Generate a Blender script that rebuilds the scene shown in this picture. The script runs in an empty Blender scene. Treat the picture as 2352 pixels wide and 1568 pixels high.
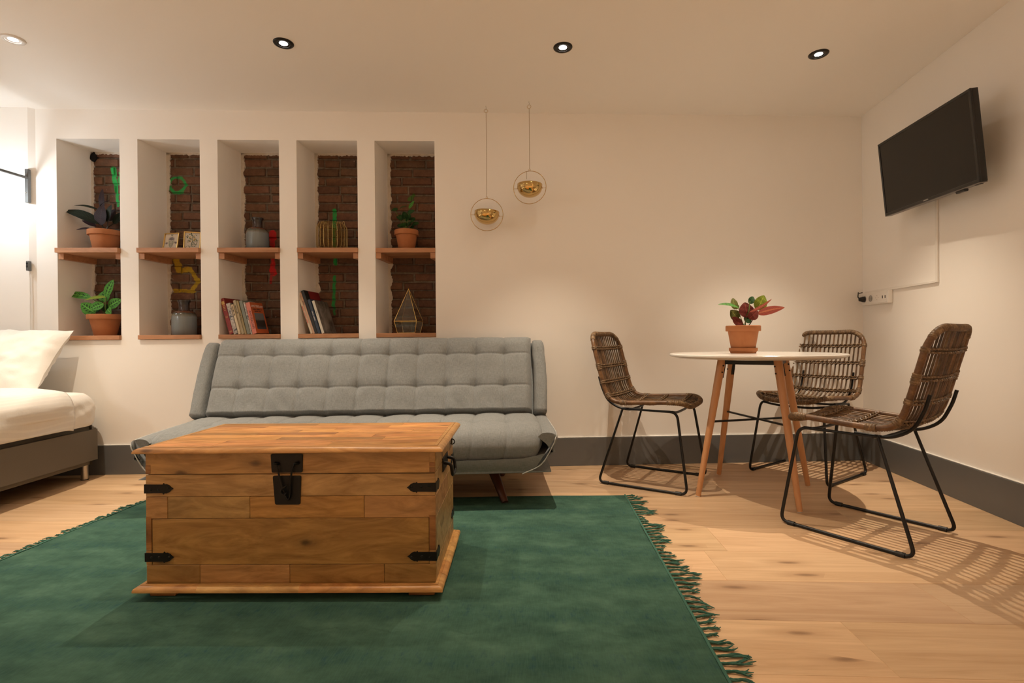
import bpy, bmesh, math, random
from mathutils import Vector, Matrix, noise
R = math.radians
sc = bpy.context.scene
col = sc.collection
rnd = random.Random(7)

# ------------------------------------------------------------------ camera
H_CAM = .835
F_PX = 1176.0
yaw, pit, rol = math.atan(60 / F_PX), -math.atan(2.7 / F_PX), .009
r0 = Vector((math.cos(yaw), math.sin(yaw), 0)); f0 = Vector((-math.sin(yaw), math.cos(yaw), 0)); u0 = Vector((0, 0, 1))
f2 = f0 * math.cos(pit) + u0 * math.sin(pit); u2 = u0 * math.cos(pit) - f0 * math.sin(pit)
cr = r0 * math.cos(rol) - u2 * math.sin(rol); cu = u2 * math.cos(rol) + r0 * math.sin(rol)
cd = bpy.data.cameras.new('camera'); cd.sensor_width = 36; cd.lens = 36 * F_PX / 2352; cd.clip_start = .02
cam = bpy.data.objects.new('camera', cd); col.objects.link(cam)
cam.matrix_world = Matrix(((cr.x, cu.x, -f2.x, 0), (cr.y, cu.y, -f2.y, 0), (cr.z, cu.z, -f2.z, H_CAM), (0, 0, 0, 1)))
sc.camera = cam

# ------------------------------------------------------------------ world, exposure, lamp settings
w_ = bpy.data.worlds.new('world'); sc.world = w_; w_.use_nodes = True
w_.node_tree.nodes['Background'].inputs[0].default_value = (.5, .38, .28, 1)
w_.node_tree.nodes['Background'].inputs[1].default_value = .0
sc.view_settings.view_transform = 'Standard'; sc.view_settings.look = 'None'
sc.view_settings.exposure = 0.0; sc.view_settings.gamma = 1.0
sc.view_settings.use_curve_mapping = False
WARM = (1.0, .82, .615)          # warm white of the ceiling spots
SPOT_CONE = 76
SPOT_W = 142.0; MID_W = 52.0; REAR_W = 350.0; FLOOD_W = (.50, 1.5, 1.0) # watts of each ceiling spot
FILL_W = 24.0; FILL_COL = (1.0, .97, .93)
READ_COL = (.88, .96, 1.0); READ_W = 8.0
sc.cycles.diffuse_bounces = 8; sc.cycles.max_bounces = 14
ZC = 2.335                      # ceiling height

# ------------------------------------------------------------------ room axes
WA, WB = .0924, 3.3984                                   # back wall: Y = WA*X + WB
T = Vector((1, WA, 0)).normalized()                      # along the back wall
N = Vector((T.y, -T.x, 0))                               # out of the back wall, into the room
P0 = Vector((0, WB, 0))
WD = Vector((.0628, .998, 0)).normalized()               # direction in which the niches run into the wall
def W(u, o=0, z=0): return P0 + T * u + N * o + Vector((0, 0, z))
def NI(u, d=0, z=0): return P0 + T * u + WD * d + Vector((0, 0, z))
WALL_ROT = math.atan2(T.y, T.x)
NICHE_ROT = math.atan2(-WD.x, WD.y)

# ------------------------------------------------------------------ materials
MATS = {}
class NT:
    def __init__(s, name):
        m = bpy.data.materials.new(name); m.use_nodes = True; s.m = m; s.t = m.node_tree; s.n = s.t.nodes; s.l = s.t.links
        s.b = s.n['Principled BSDF']; MATS[name] = m
    def node(s, typ, **kw):
        nd = s.n.new(typ)
        for k, v in kw.items(): setattr(nd, k, v)
        return nd
    def link(s, a, b): s.l.new(a, b)
    def val(s, inp, v):
        if hasattr(v, 'is_linked') or isinstance(v, bpy.types.NodeSocket): s.l.new(v, inp)
        else: inp.default_value = v
    def math(s, op, a, b=0.0, c=None, clamp=False):
        nd = s.n.new('ShaderNodeMath'); nd.operation = op; nd.use_clamp = clamp
        s.val(nd.inputs[0], a); s.val(nd.inputs[1], b)
        if c is not None: s.val(nd.inputs[2], c)
        return nd.outputs[0]
    def vmath(s, op, a, b=(0, 0, 0)):
        nd = s.n.new('ShaderNodeVectorMath'); nd.operation = op; s.val(nd.inputs[0], a); s.val(nd.inputs[1], b)
        return nd.outputs[1] if op in ('DOT_PRODUCT', 'LENGTH', 'DISTANCE') else nd.outputs[0]
    def noise(s, vec, scale, detail=4, rough=.55, dist=0.0):
        nd = s.n.new('ShaderNodeTexNoise'); s.val(nd.inputs['Vector'], vec); nd.inputs['Scale'].default_value = scale
        nd.inputs['Detail'].default_value = detail; nd.inputs['Roughness'].default_value = rough; nd.inputs['Distortion'].default_value = dist
        return nd.outputs['Fac']
    def ramp(s, fac, stops):
        nd = s.n.new('ShaderNodeValToRGB'); e = nd.color_ramp.elements
        while len(e) < len(stops): e.new(.5)
        for el, (p, c) in zip(e, stops): el.position = p; el.color = (c, c, c, 1) if isinstance(c, (int, float)) else tuple(c) + (1,)
        s.val(nd.inputs[0], fac); return nd.outputs[0]
    def mix(s, fac, a, b, blend='MIX'):
        nd = s.n.new('ShaderNodeMix'); nd.data_type = 'RGBA'; nd.blend_type = blend
        s.val(nd.inputs[0], fac)
        for i, v in ((6, a), (7, b)):
            if isinstance(v, tuple) and len(v) == 3: v = v + (1,)
            s.val(nd.inputs[i], v)
        return nd.outputs[2]
    def bump(s, h, strength=.3, dist=.01):
        nd = s.n.new('ShaderNodeBump'); nd.inputs['Strength'].default_value = strength; nd.inputs['Distance'].default_value = dist
        s.val(nd.inputs['Height'], h); s.l.new(nd.outputs[0], s.b.inputs['Normal'])
    def coord(s, which='Object', scale=(1, 1, 1), rnd_off=0.0):
        tc = s.n.new('ShaderNodeTexCoord'); v = tc.outputs[which]
        if rnd_off:
            oi = s.n.new('ShaderNodeObjectInfo'); k = s.math('MULTIPLY', oi.outputs['Random'], rnd_off)
            cx = s.n.new('ShaderNodeCombineXYZ'); s.l.new(k, cx.inputs[0]); s.l.new(k, cx.inputs[1]); s.l.new(k, cx.inputs[2])
            v = s.vmath('ADD', v, cx.outputs[0])
        mp = s.n.new('ShaderNodeMapping'); mp.inputs['Scale'].default_value = scale; s.l.new(v, mp.inputs[0]); return mp.outputs[0]
    def objcol(s): return s.n.new('ShaderNodeObjectInfo').outputs['Color']
    def base(s, c, rough=.6, metal=0.0, spec=None):
        if isinstance(c, tuple) and len(c) == 3: c = c + (1,)
        s.val(s.b.inputs['Base Color'], c); s.val(s.b.inputs['Roughness'], rough); s.b.inputs['Metallic'].default_value = metal
        if spec is not None: s.b.inputs['Specular IOR Level'].default_value = spec
        return s.m

def simple(name, c, rough=.6, metal=0.0, var=.12, scale=30, bump=0.0, spec=None):
    n = NT(name); v = n.noise(n.coord(), scale)
    a = tuple(max(0, x * (1 - var)) for x in c); b = tuple(min(1, x * (1 + var)) for x in c)
    n.base(n.mix(v, a, b), rough, metal, spec)
    if bump: n.bump(v, bump, .004)
    return n.m

def wood(name, c1, c2, dark, grain=(2.2, 26, 26), rough=.5, tint=False, knots=0.0, bump=.12, streak=.5, contrast=(.3, .72), kscale=(2.2, 6, 6), swirl=1.2, flat=False):
    n = NT(name)
    v = n.coord('Object', grain, 37.0)
    f = n.noise(v, 1.0, 7, .62, swirl)
    c = n.ramp(f, [(contrast[0], c1), (contrast[1], c2)])
    v2 = n.coord('Object', tuple(g * .45 for g in grain), 71.0)
    f2_ = n.noise(v2, 1.0, 4, .7, 1.8)
    st = n.ramp(f2_, [(.52, 0.0), (.78, 1.0)])
    c = n.mix(n.math('MULTIPLY', st, streak), c, dark)
    if knots:
        v3 = n.coord('Object', kscale, 53.0)
        if flat:
            sx_ = n.n.new('ShaderNodeSeparateXYZ'); n.l.new(v3, sx_.inputs[0]); cb = n.n.new('ShaderNodeCombineXYZ')
            n.l.new(sx_.outputs[0], cb.inputs[0]); n.l.new(n.math('ADD', sx_.outputs[1], sx_.outputs[2]), cb.inputs[1]); v3 = cb.outputs[0]
        vo = n.n.new('ShaderNodeTexVoronoi'); vo.feature = 'F1'; vo.voronoi_dimensions = '2D' if flat else '3D'; n.l.new(v3, vo.inputs['Vector']); vo.inputs['Scale'].default_value = 1.0
        kd = n.math('ADD', vo.outputs['Distance'], n.math('MULTIPLY', n.math('SUBTRACT', n.noise(v3, 6, 3), .5), .09))
        sel = n.math('GREATER_THAN', n.vmath('DOT_PRODUCT', vo.outputs['Color'], (1, 0, 0)), 1 - knots)
        k = n.math('MULTIPLY', n.ramp(kd, [(.03, 1.0), (.11, 0.0)]), sel)
        c = n.mix(n.math('MULTIPLY', k, .85), c, tuple(x * .3 for x in dark))
        ring = n.math('MULTIPLY', n.ramp(kd, [(.05, .5), (.3, 0.0)]), sel)
        c = n.mix(ring, c, dark)
    if tint: c = n.mix(1.0, c, n.objcol(), 'MULTIPLY')
    n.base(c, n.ramp(f, [(.2, rough + .08), (.8, rough - .08)]))
    n.bump(f, bump, .003)
    return n.m

def build_materials():
    n = NT('wall_paint'); v = n.noise(n.coord('Object'), 55, 4); v2 = n.noise(n.coord('Object'), 1.1, 3)
    n.base(n.mix(v2, (.845, .825, .79), (.865, .845, .81)), .75); n.bump(v, .06, .003)
    n = NT('ceiling_paint'); v = n.noise(n.coord('Object'), 60, 3)
    n.base((.865, .845, .81), .85); n.bump(v, .05, .003)
    n = NT('skirting_grey'); v = n.noise(n.coord('Object'), 4, 3)
    n.base(n.mix(v, (.112, .116, .117), (.132, .136, .137)), .33)
    simple('white_gloss', (.80, .79, .76), .3, var=.02)
    # oak floor
    wood('oak_floor', (.47, .30, .165), (.66, .47, .29), (.34, .20, .105), grain=(1.4, 19, 19), rough=.45, tint=True, knots=.38, bump=.06, streak=.42, kscale=(2.4, 8.5, 8.5), contrast=(.25, .75), flat=True)
    simple('floor_gap', (.05, .03, .02), .9)
    # brick and mortar with the old paint strokes
    strokes = [((-2.930, 2.035), (-2.915, 1.935), .018, (.02, .42, .09)), ((-2.915, 1.935), (-2.898, 1.78), .012, (.02, .36, .08)),
               ((-2.880, 2.01), (-2.885, 1.93), .012, (.02, .36, .08)), ((-2.520, 1.430), (-2.497, 1.345), .026, (.42, .27, .01)),
               ((-2.497, 1.335), (-2.42, 1.345), .020, (.40, .26, .01)), ((-2.42, 1.345), (-2.372, 1.27), .016, (.38, .25, .01)),
               ((-2.365, 1.27), (-2.41, 1.195), .016, (.38, .25, .01)), ((-2.40, 1.192), (-2.55, 1.20), .013, (.38, .25, .01)), ((-2.55, 1.20), (-2.57, 1.235), .012, (.36, .24, .01)),
               ((-1.857, 1.590), (-1.859, 1.560), .030, (.55, .012, .012)), ((-1.860, 1.550), (-1.862, 1.345), .018, (.50, .012, .012)), ((-1.860, 1.335), (-1.857, 1.318), .026, (.52, .012, .012)), ((-1.868, 1.31), (-1.877, 1.25), .012, (.30, .02, .015)),
               ((-1.432, 1.750), (-1.437, 1.62), .016, (.01, .30, .06)), ((-1.437, 1.62), (-1.433, 1.38), .013, (.01, .26, .05)), ((-1.437, 1.29), (-1.447, 1.09), .012, (.01, .24, .05)), ((-1.445, 1.08), (-1.439, 1.03), .010, (.02, .16, .04)),
               ((-.915, 1.83), (-.885, 1.86), .015, (.06, .14, .02))]
    for nm in ('brick', 'mortar'):
        n = NT(nm)
        geo = n.n.new('ShaderNodeNewGeometry'); pos = geo.outputs['Position']
        rel = n.vmath('SUBTRACT', pos, tuple(P0 + WD * .245))
        uu = n.vmath('DOT_PRODUCT', rel, tuple(T)); zz = n.vmath('DOT_PRODUCT', rel, (0, 0, 1))
        cx = n.n.new('ShaderNodeCombineXYZ'); n.l.new(uu, cx.inputs[0]); n.l.new(zz, cx.inputs[1]); q = cx.outputs[0]
        f = n.noise(pos, 38, 6, .65); g = n.noise(pos, 9, 4, .6)
        if nm == 'brick':
            c = n.ramp(f, [(.28, (.080, .038, .021)), (.72, (.160, .082, .047))])
            c = n.mix(1.0, c, n.objcol(), 'MULTIPLY')
            c = n.mix(n.ramp(g, [(.55, 0.0), (.75, .45)]), c, (.13, .10, .075))
        else:
            c = n.ramp(f, [(.3, (.070, .052, .036)), (.7, (.19, .15, .11))])
        # flecks of white plaster
        fl = n.ramp(n.noise(pos, 60, 3, .5, .6), [(.735, 0.0), (.765, 1.0)])
        c = n.mix(n.math('MULTIPLY', fl, .8), c, (.55, .5, .43))
        wob = n.math('MULTIPLY', n.math('SUBTRACT', n.noise(pos, 45, 4), .5), .022)
        worn = n.ramp(n.noise(pos, 70, 4, .7), [(.30, .45), (.5, 1.0)])
        for (a, b, r, pc) in strokes:
            A = (a[0], a[1], 0); ba = (b[0] - a[0], b[1] - a[1], 0); L2 = ba[0] ** 2 + ba[1] ** 2
            pa = n.vmath('SUBTRACT', q, A)
            h = n.math('DIVIDE', n.vmath('DOT_PRODUCT', pa, ba), L2, clamp=True)
            sn = n.n.new('ShaderNodeVectorMath'); sn.operation = 'SCALE'; sn.inputs[0].default_value = ba; n.l.new(h, sn.inputs['Scale'])
            dd = n.math('ADD', n.vmath('LENGTH', n.vmath('SUBTRACT', pa, sn.outputs[0])), wob)
            mk = n.math('MULTIPLY', n.ramp(n.math('DIVIDE', dd, r), [(.72, 1.0), (1.0, 0.0)]), worn)
            c = n.mix(mk, c, pc)
        rd = n.math('ABSOLUTE', n.math('SUBTRACT', n.vmath('DISTANCE', q, (-2.500, 1.926, 0)), .053))
        mk = n.math('MULTIPLY', n.ramp(n.math('DIVIDE', n.math('ADD', rd, wob), .013), [(.6, 1.0), (1.0, 0.0)]), worn)
        c = n.mix(mk, c, (.02, .30, .07))
        n.base(c, .9); n.bump(f, .5, .006)
    n = NT('raw_plaster'); v = n.noise(n.coord('Object'), 40, 5)
    n.base(n.mix(v, (.42, .37, .31), (.66, .61, .54)), .95); n.bump(v, .6, .01)
    simple('opening_dark', (.004, .004, .004), 1.0, var=0)  # near-black colour that stands for the dark inside openings
    wood('shelf_wood', (.36, .165, .075), (.50, .25, .125), (.24, .095, .04), grain=(3, 24, 24), rough=.5, streak=.5, bump=.1)
    # chest
    wood('chest_wood', (.29, .152, .048), (.54, .325, .125), (.13, .066, .022), grain=(3.0, 13, 13), rough=.36, tint=True, knots=.30, bump=.05, streak=.72, kscale=(4.5, 9, 9), contrast=(.33, .68), swirl=3.0, flat=True)
    simple('black_iron', (.012, .011, .010), .45, .6, var=.25, scale=60, bump=.15)
    simple('iron_stud', (.02, .02, .018), .4, .8)
    # fabrics
    n = NT('sofa_fabric'); v = n.coord('Object', (1, 1, 1))
    wv1 = n.noise(n.coord('Object', (40, 900, 900)), 1, 3, .6); wv2 = n.noise(n.coord('Object', (900, 40, 60)), 1, 3, .6)
    wf = n.math('MULTIPLY', n.math('ADD', wv1, wv2), .5)
    n.base(n.ramp(wf, [(.36, (.140, .152, .156)), (.64, (.275, .290, .290))]), .95, spec=.15); n.bump(wf, .25, .0015)
    n.b.inputs['Sheen Weight'].default_value = .15
    n = NT('sofa_piping'); n.base((.40, .41, .40), .9)
    wood('sofa_leg', (.06, .018, .008), (.11, .034, .014), (.04, .010, .006), grain=(24, 24, 3), rough=.35)
    n = NT('rug_green'); co = n.coord('Object')
    a = n.noise(n.coord('Object', (1, 1.6, 1)), 5.5, 6, .68); b = n.noise(n.coord('Object', (10, 5, 1)), 5, 6, .7); thr = n.noise(n.coord('Object', (260, 25, 1)), 1, 2, .5)
    sep = n.n.new('ShaderNodeSeparateXYZ'); n.l.new(co, sep.inputs[0])
    c = n.ramp(a, [(.30, (.025, .060, .047)), (.5, (.043, .097, .071)), (.70, (.068, .136, .099))])
    # faded pattern: dark stripes across and zigzag rows
    st = n.math('SINE', n.math('ADD', n.math('MULTIPLY', sep.outputs[1], 27.0), n.math('MULTIPLY', n.noise(co, 1.5, 2), 2.0)))
    c = n.mix(n.math('MULTIPLY', n.ramp(st, [(.25, 0.0), (.9, 1.0)]), .28), c, (.018, .060, .052))
    dk = n.math('MULTIPLY', n.ramp(b, [(.52, 0.0), (.68, 1.0)]), n.ramp(st, [(.0, .15), (1.0, .8)]))
    c = n.mix(n.math('MULTIPLY', dk, .75), c, (.014, .046, .070))
    zig = n.math('PINGPONG', n.math('MULTIPLY', sep.outputs[0], 1.0), .055)
    rowf = n.math('PINGPONG', n.math('ADD', n.math('ADD', sep.outputs[1], n.math('MULTIPLY', zig, .35)), n.math('MULTIPLY', n.math('SUBTRACT', b, .5), .03)), .155)
    ln = n.math('MULTIPLY', n.ramp(n.math('DIVIDE', rowf, .006), [(.5, 1.0), (1.0, 0.0)]), n.ramp(n.noise(co, 9, 3), [(.42, 0.0), (.6, .7)]))
    c = n.mix(n.math('MULTIPLY', ln, .45), c, (.022, .060, .044))
    c = n.mix(n.math('MULTIPLY', n.ramp(thr, [(.4, 0.0), (.7, 1.0)]), .12), c, (.09, .20, .15))
    n.base(c, .97, spec=.1); n.bump(n.noise(n.coord('Object', (300, 300, 1)), 1, 2), .25, .002)
    simple('rug_fringe', (.035, .115, .085), .95, var=.35, scale=25)
    n = NT('white_linen'); v = n.noise(n.coord('Object', (3, 3, 3)), 60, 3); n.base(n.mix(v, (.80, .78, .74), (.86, .84, .80)), .85, spec=.2)
    w2 = n.noise(n.coord('Object', (1, 1.5, 1)), 9, 5, .6); n.bump(w2, .2, .02)
    n = NT('striped_linen'); co = n.coord('Object'); sep = n.n.new('ShaderNodeSeparateXYZ'); n.l.new(co, sep.inputs[0])
    s_ = n.math('SINE', n.math('MULTIPLY', n.math('SUBTRACT', sep.outputs[0], sep.outputs[2]), 2 * math.pi / .03))
    n.base(n.mix(n.ramp(s_, [(.3, 0.0), (.7, 1.0)]), (.815, .795, .76), (.86, .84, .80)), n.ramp(s_, [(.3, .8), (.7, .6)]), spec=.35)
    n.bump(n.noise(n.coord('Object', (1, 1.4, 1)), 8, 5, .6), .25, .02)
    n = NT('bed_grey'); v = n.noise(n.coord('Object', (300, 300, 300)), 1, 2); n.base(n.mix(v, (.135, .120, .098), (.175, .158, .130)), .85)
    simple('brushed_steel', (.55, .52, .48), .3, 1.0, var=.1)
    # rattan
    n = NT('rattan'); v = n.noise(n.coord('Object', (1, 1, 1)), 14, 5, .7); v2 = n.noise(n.coord('Object', (30, 30, 30)), 6, 3)
    c = n.ramp(v, [(.28, (.050, .025, .011)), (.5, (.125, .069, .032)), (.75, (.27, .165, .082))])
    c = n.mix(1.0, c, n.objcol(), 'MULTIPLY'); n.base(n.mix(n.ramp(v2, [(.6, 0.0), (.72, .7)]), c, (.03, .016, .008)), .42); n.bump(v2, .2, .002)
    n = NT('rattan_binding'); v = n.noise(n.coord('Object'), 45, 4, .7)
    n.base(n.ramp(v, [(.28, (.055, .030, .014)), (.52, (.155, .092, .044)), (.78, (.38, .26, .14))]), .5); n.bump(v, .3, .003)
    simple('black_steel', (.010, .010, .010), .38, .3, var=.15)
    simple('black_plastic', (.010, .010, .010), .5, var=.1)
    simple('table_white', (.74, .72, .69), .16, var=.01, scale=3)
    wood('beech', (.50, .245, .105), (.60, .31, .145), (.42, .19, .08), grain=(30, 30, 4), rough=.4, streak=.2, bump=.03)
    # pots, plants
    n = NT('terracotta'); v = n.noise(n.coord('Object'), 16, 5); n.base(n.mix(v, (.33, .115, .037), (.42, .165, .062)), .82); n.bump(n.noise(n.coord('Object'), 90, 2), .1, .002)
    simple('soil', (.03, .018, .010), 1.0, var=.5, scale=120, bump=.8)
    for nm, c1, c2, back in (('leaf_green', (.045, .17, .022), (.10, .30, .045), (.12, .30, .06)), ('leaf_dark', (.012, .040, .010), (.022, .075, .014), (.03, .09, .02)),
                       ('leaf_purple', (.012, .005, .006), (.028, .011, .013), (.03, .011, .012)), ('leaf_night', (.006, .010, .006), (.013, .021, .011), (.028, .010, .012)),
                       ('leaf_maroon', (.10, .018, .014), (.17, .035, .026), (.12, .02, .02)), ('leaf_pink', (.34, .075, .060), (.45, .12, .09), (.30, .07, .06)),
                       ('leaf_olive', (.085, .085, .020), (.19, .20, .045), (.14, .06, .03)), ('leaf_lime', (.16, .24, .02), (.30, .34, .06), (.2, .2, .05))):
        n = NT(nm); uv = n.n.new('ShaderNodeTexCoord').outputs['UV']; sp = n.n.new('ShaderNodeSeparateXYZ'); n.l.new(uv, sp.inputs[0])
        ax = n.math('ABSOLUTE', n.math('SUBTRACT', sp.outputs[0], .5))
        vein = n.math('SINE', n.math('MULTIPLY', n.math('SUBTRACT', sp.outputs[1], n.math('MULTIPLY', ax, .55)), 62.0))
        c = n.mix(n.ramp(vein, [(.2, 0.0), (.9, 1.0)]), c1, c2)
        mid = n.ramp(ax, [(.012, 1.0), (.035, 0.0)]); c = n.mix(n.math('MULTIPLY', mid, .7), c, tuple(min(1, x * 1.8) for x in c2))
        if nm == 'leaf_green':
            # paired dark blotches either side of the midrib
            pv = n.math('PINGPONG', n.math('ADD', n.math('SUBTRACT', sp.outputs[1], n.math('MULTIPLY', ax, .35)), .02), .085)
            bl = n.math('MULTIPLY', n.ramp(n.math('ABSOLUTE', n.math('SUBTRACT', ax, .17)), [(.075, 1.0), (.1, 0.0)]), n.ramp(pv, [(.34 * .085 / .085 * .12, 0.0), (.055, 1.0)]))
            bl = n.math('MULTIPLY', bl, n.ramp(sp.outputs[1], [(.1, 0.0), (.16, 1.0), (.84, 1.0), (.9, 0.0)]))
            c = n.mix(n.math('MULTIPLY', bl, .92), c, (.012, .035, .010))
        if nm in ('leaf_pink',):
            bl = n.ramp(n.math('ADD', ax, n.math('MULTIPLY', vein, .03)), [(.05, .6), (.12, 0.0)]); c = n.mix(bl, c, (.62, .25, .12))
        gm = n.n.new('ShaderNodeNewGeometry'); c = n.mix(gm.outputs['Backfacing'], c, back)
        n.base(c, .62, spec=.2)
    simple('stem_green', (.10, .16, .03), .5); simple('stem_dark', (.035, .025, .012), .5)
    # glazed stoneware bottle
    n = NT('stoneware'); co = n.coord('Object'); sep = n.n.new('ShaderNodeSeparateXYZ'); n.l.new(co, sep.inputs[0])
    dr = n.noise(n.coord('Object', (60, 60, 4)), 1, 3); zz = n.math('ADD', sep.outputs[2], n.math('MULTIPLY', n.math('SUBTRACT', dr, .5), .022))
    c = n.ramp(n.math('DIVIDE', zz, .21), [(.0, (.150, .180, .190)), (.50, (.180, .200, .200)), (.555, (.13, .12, .085)), (.615, (.055, .050, .035)), (.65, (.16, .055, .022)), (.70, (.050, .022, .014)), (.9, (.028, .020, .017))])
    sp2 = n.noise(n.coord('Object', (70, 70, 6)), 1, 3); c = n.mix(n.math('MULTIPLY', n.ramp(sp2, [(.45, 0.0), (.7, 1.0)]), .25), c, (.10, .13, .15))
    n.base(c, .22)
    n = NT('brass'); v = n.noise(n.coord('Object'), 25, 3); n.base((.60, .42, .17), n.ramp(v, [(.3, .10), (.7, .16)]), 1.0)
    simple('gold_wire', (.50, .36, .14), .32, 1.0, var=.2, scale=80)
    simple('gold_frame', (.80, .56, .20), .25, 1.0, var=.1)
    simple('cord', (.30, .22, .13), .8)
    n = NT('glass'); n.base((.93, .95, .93), .02); n.b.inputs['Transmission Weight'].default_value = 1.0; n.b.inputs['IOR'].default_value = 1.45
    simple('paper', (.55, .50, .42), .9, var=.06, scale=8)
    simple('print_grey', (.22, .20, .21), .9); simple('print_green', (.10, .13, .085), .9); simple('print_yellow', (.42, .28, .05), .9); simple('print_leaf', (.26, .28, .22), .9)
    # tv
    n = NT('tv_screen'); n.base((.006, .006, .006), .12, spec=.35)
    simple('tv_body', (.010, .010, .010), .30, var=.05); simple('tv_grey', (.16, .15, .14), .45, .2); simple('logo_silver', (.62, .60, .56), .4, .3)
    simple('plastic_white', (.78, .76, .72), .4, var=.02); simple('plastic_shade', (.34, .32, .29), .6)
    simple('lamp_grey', (.14, .145, .145), .4, .5)
    n = NT('lens_glow'); n.base((1, 1, 1), .5); n.b.inputs['Emission Color'].default_value = (1, .97, .95, 1); n.b.inputs['Emission Strength'].default_value = 30
    n = NT('fill_glow'); n.base((.8, .8, .8), .5); n.b.inputs['Emission Color'].default_value = FILL_COL + (1,); n.b.inputs['Emission Strength'].default_value = FILL_W / (math.pi * 4 * math.pi * .12 ** 2)  # glow of the added fill globe
    n = NT('bulb_glow'); n.base((1, 1, 1), .5); n.b.inputs['Emission Color'].default_value = (1, .93, .82, 1); n.b.inputs['Emission Strength'].default_value = 25
    simple('spot_dark', (.022, .019, .016), .35, .6); simple('spot_white', (.72, .70, .67), .4); simple('spot_inner', (.30, .29, .27), .25, .9)
    # books: one cloth/card material whose colour comes from the object
    n = NT('book_card'); v = n.noise(n.coord('Object', (1, 1, 1)), 30, 4); n.base(n.mix(1.0, n.mix(v, (.82, .82, .82), (1, 1, 1)), n.objcol(), 'MULTIPLY'), .55)
    simple('book_pages', (.60, .53, .40), .9, var=.12, scale=150)
    n = NT('book_marbled'); v = n.noise(n.coord('Object'), 45, 5, .6, 1.2); n.base(n.ramp(v, [(.35, (.06, .07, .09)), (.5, (.42, .38, .34)), (.65, (.58, .52, .47))]), .6)
    n = NT('photo_sky'); co = n.coord('Object'); sep = n.n.new('ShaderNodeSeparateXYZ'); n.l.new(co, sep.inputs[0]); v = n.noise(n.coord('Object', (1, 1, 1)), 60, 5)
    hz = n.math('ADD', sep.outputs[2], n.math('MULTIPLY', n.math('SUBTRACT', v, .5), .02))
    n.base(n.ramp(n.math('DIVIDE', hz, .2), [(.18, (.05, .06, .075)), (.26, (.03, .025, .02)), (.42, (.035, .03, .025)), (.47, (.17, .17, .17)), (.8, (.16, .19, .22))]), .35)
    n = NT('photo_grey'); v = n.noise(n.coord('Object', (9, 9, 5)), 2.2, 4, .6, .8); n.base(n.ramp(v, [(.38, (.035, .03, .026)), (.5, (.13, .115, .10)), (.66, (.22, .20, .175))]), .3)
    for nm, c in (('ink_black', (.02, .018, .016)), ('ink_gold', (.55, .36, .12)), ('ink_white', (.70, .64, .56)), ('ink_red', (.45, .06, .04)), ('ink_cream', (.62, .54, .38))): simple(nm, c, .6, var=.05)
build_materials()

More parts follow.
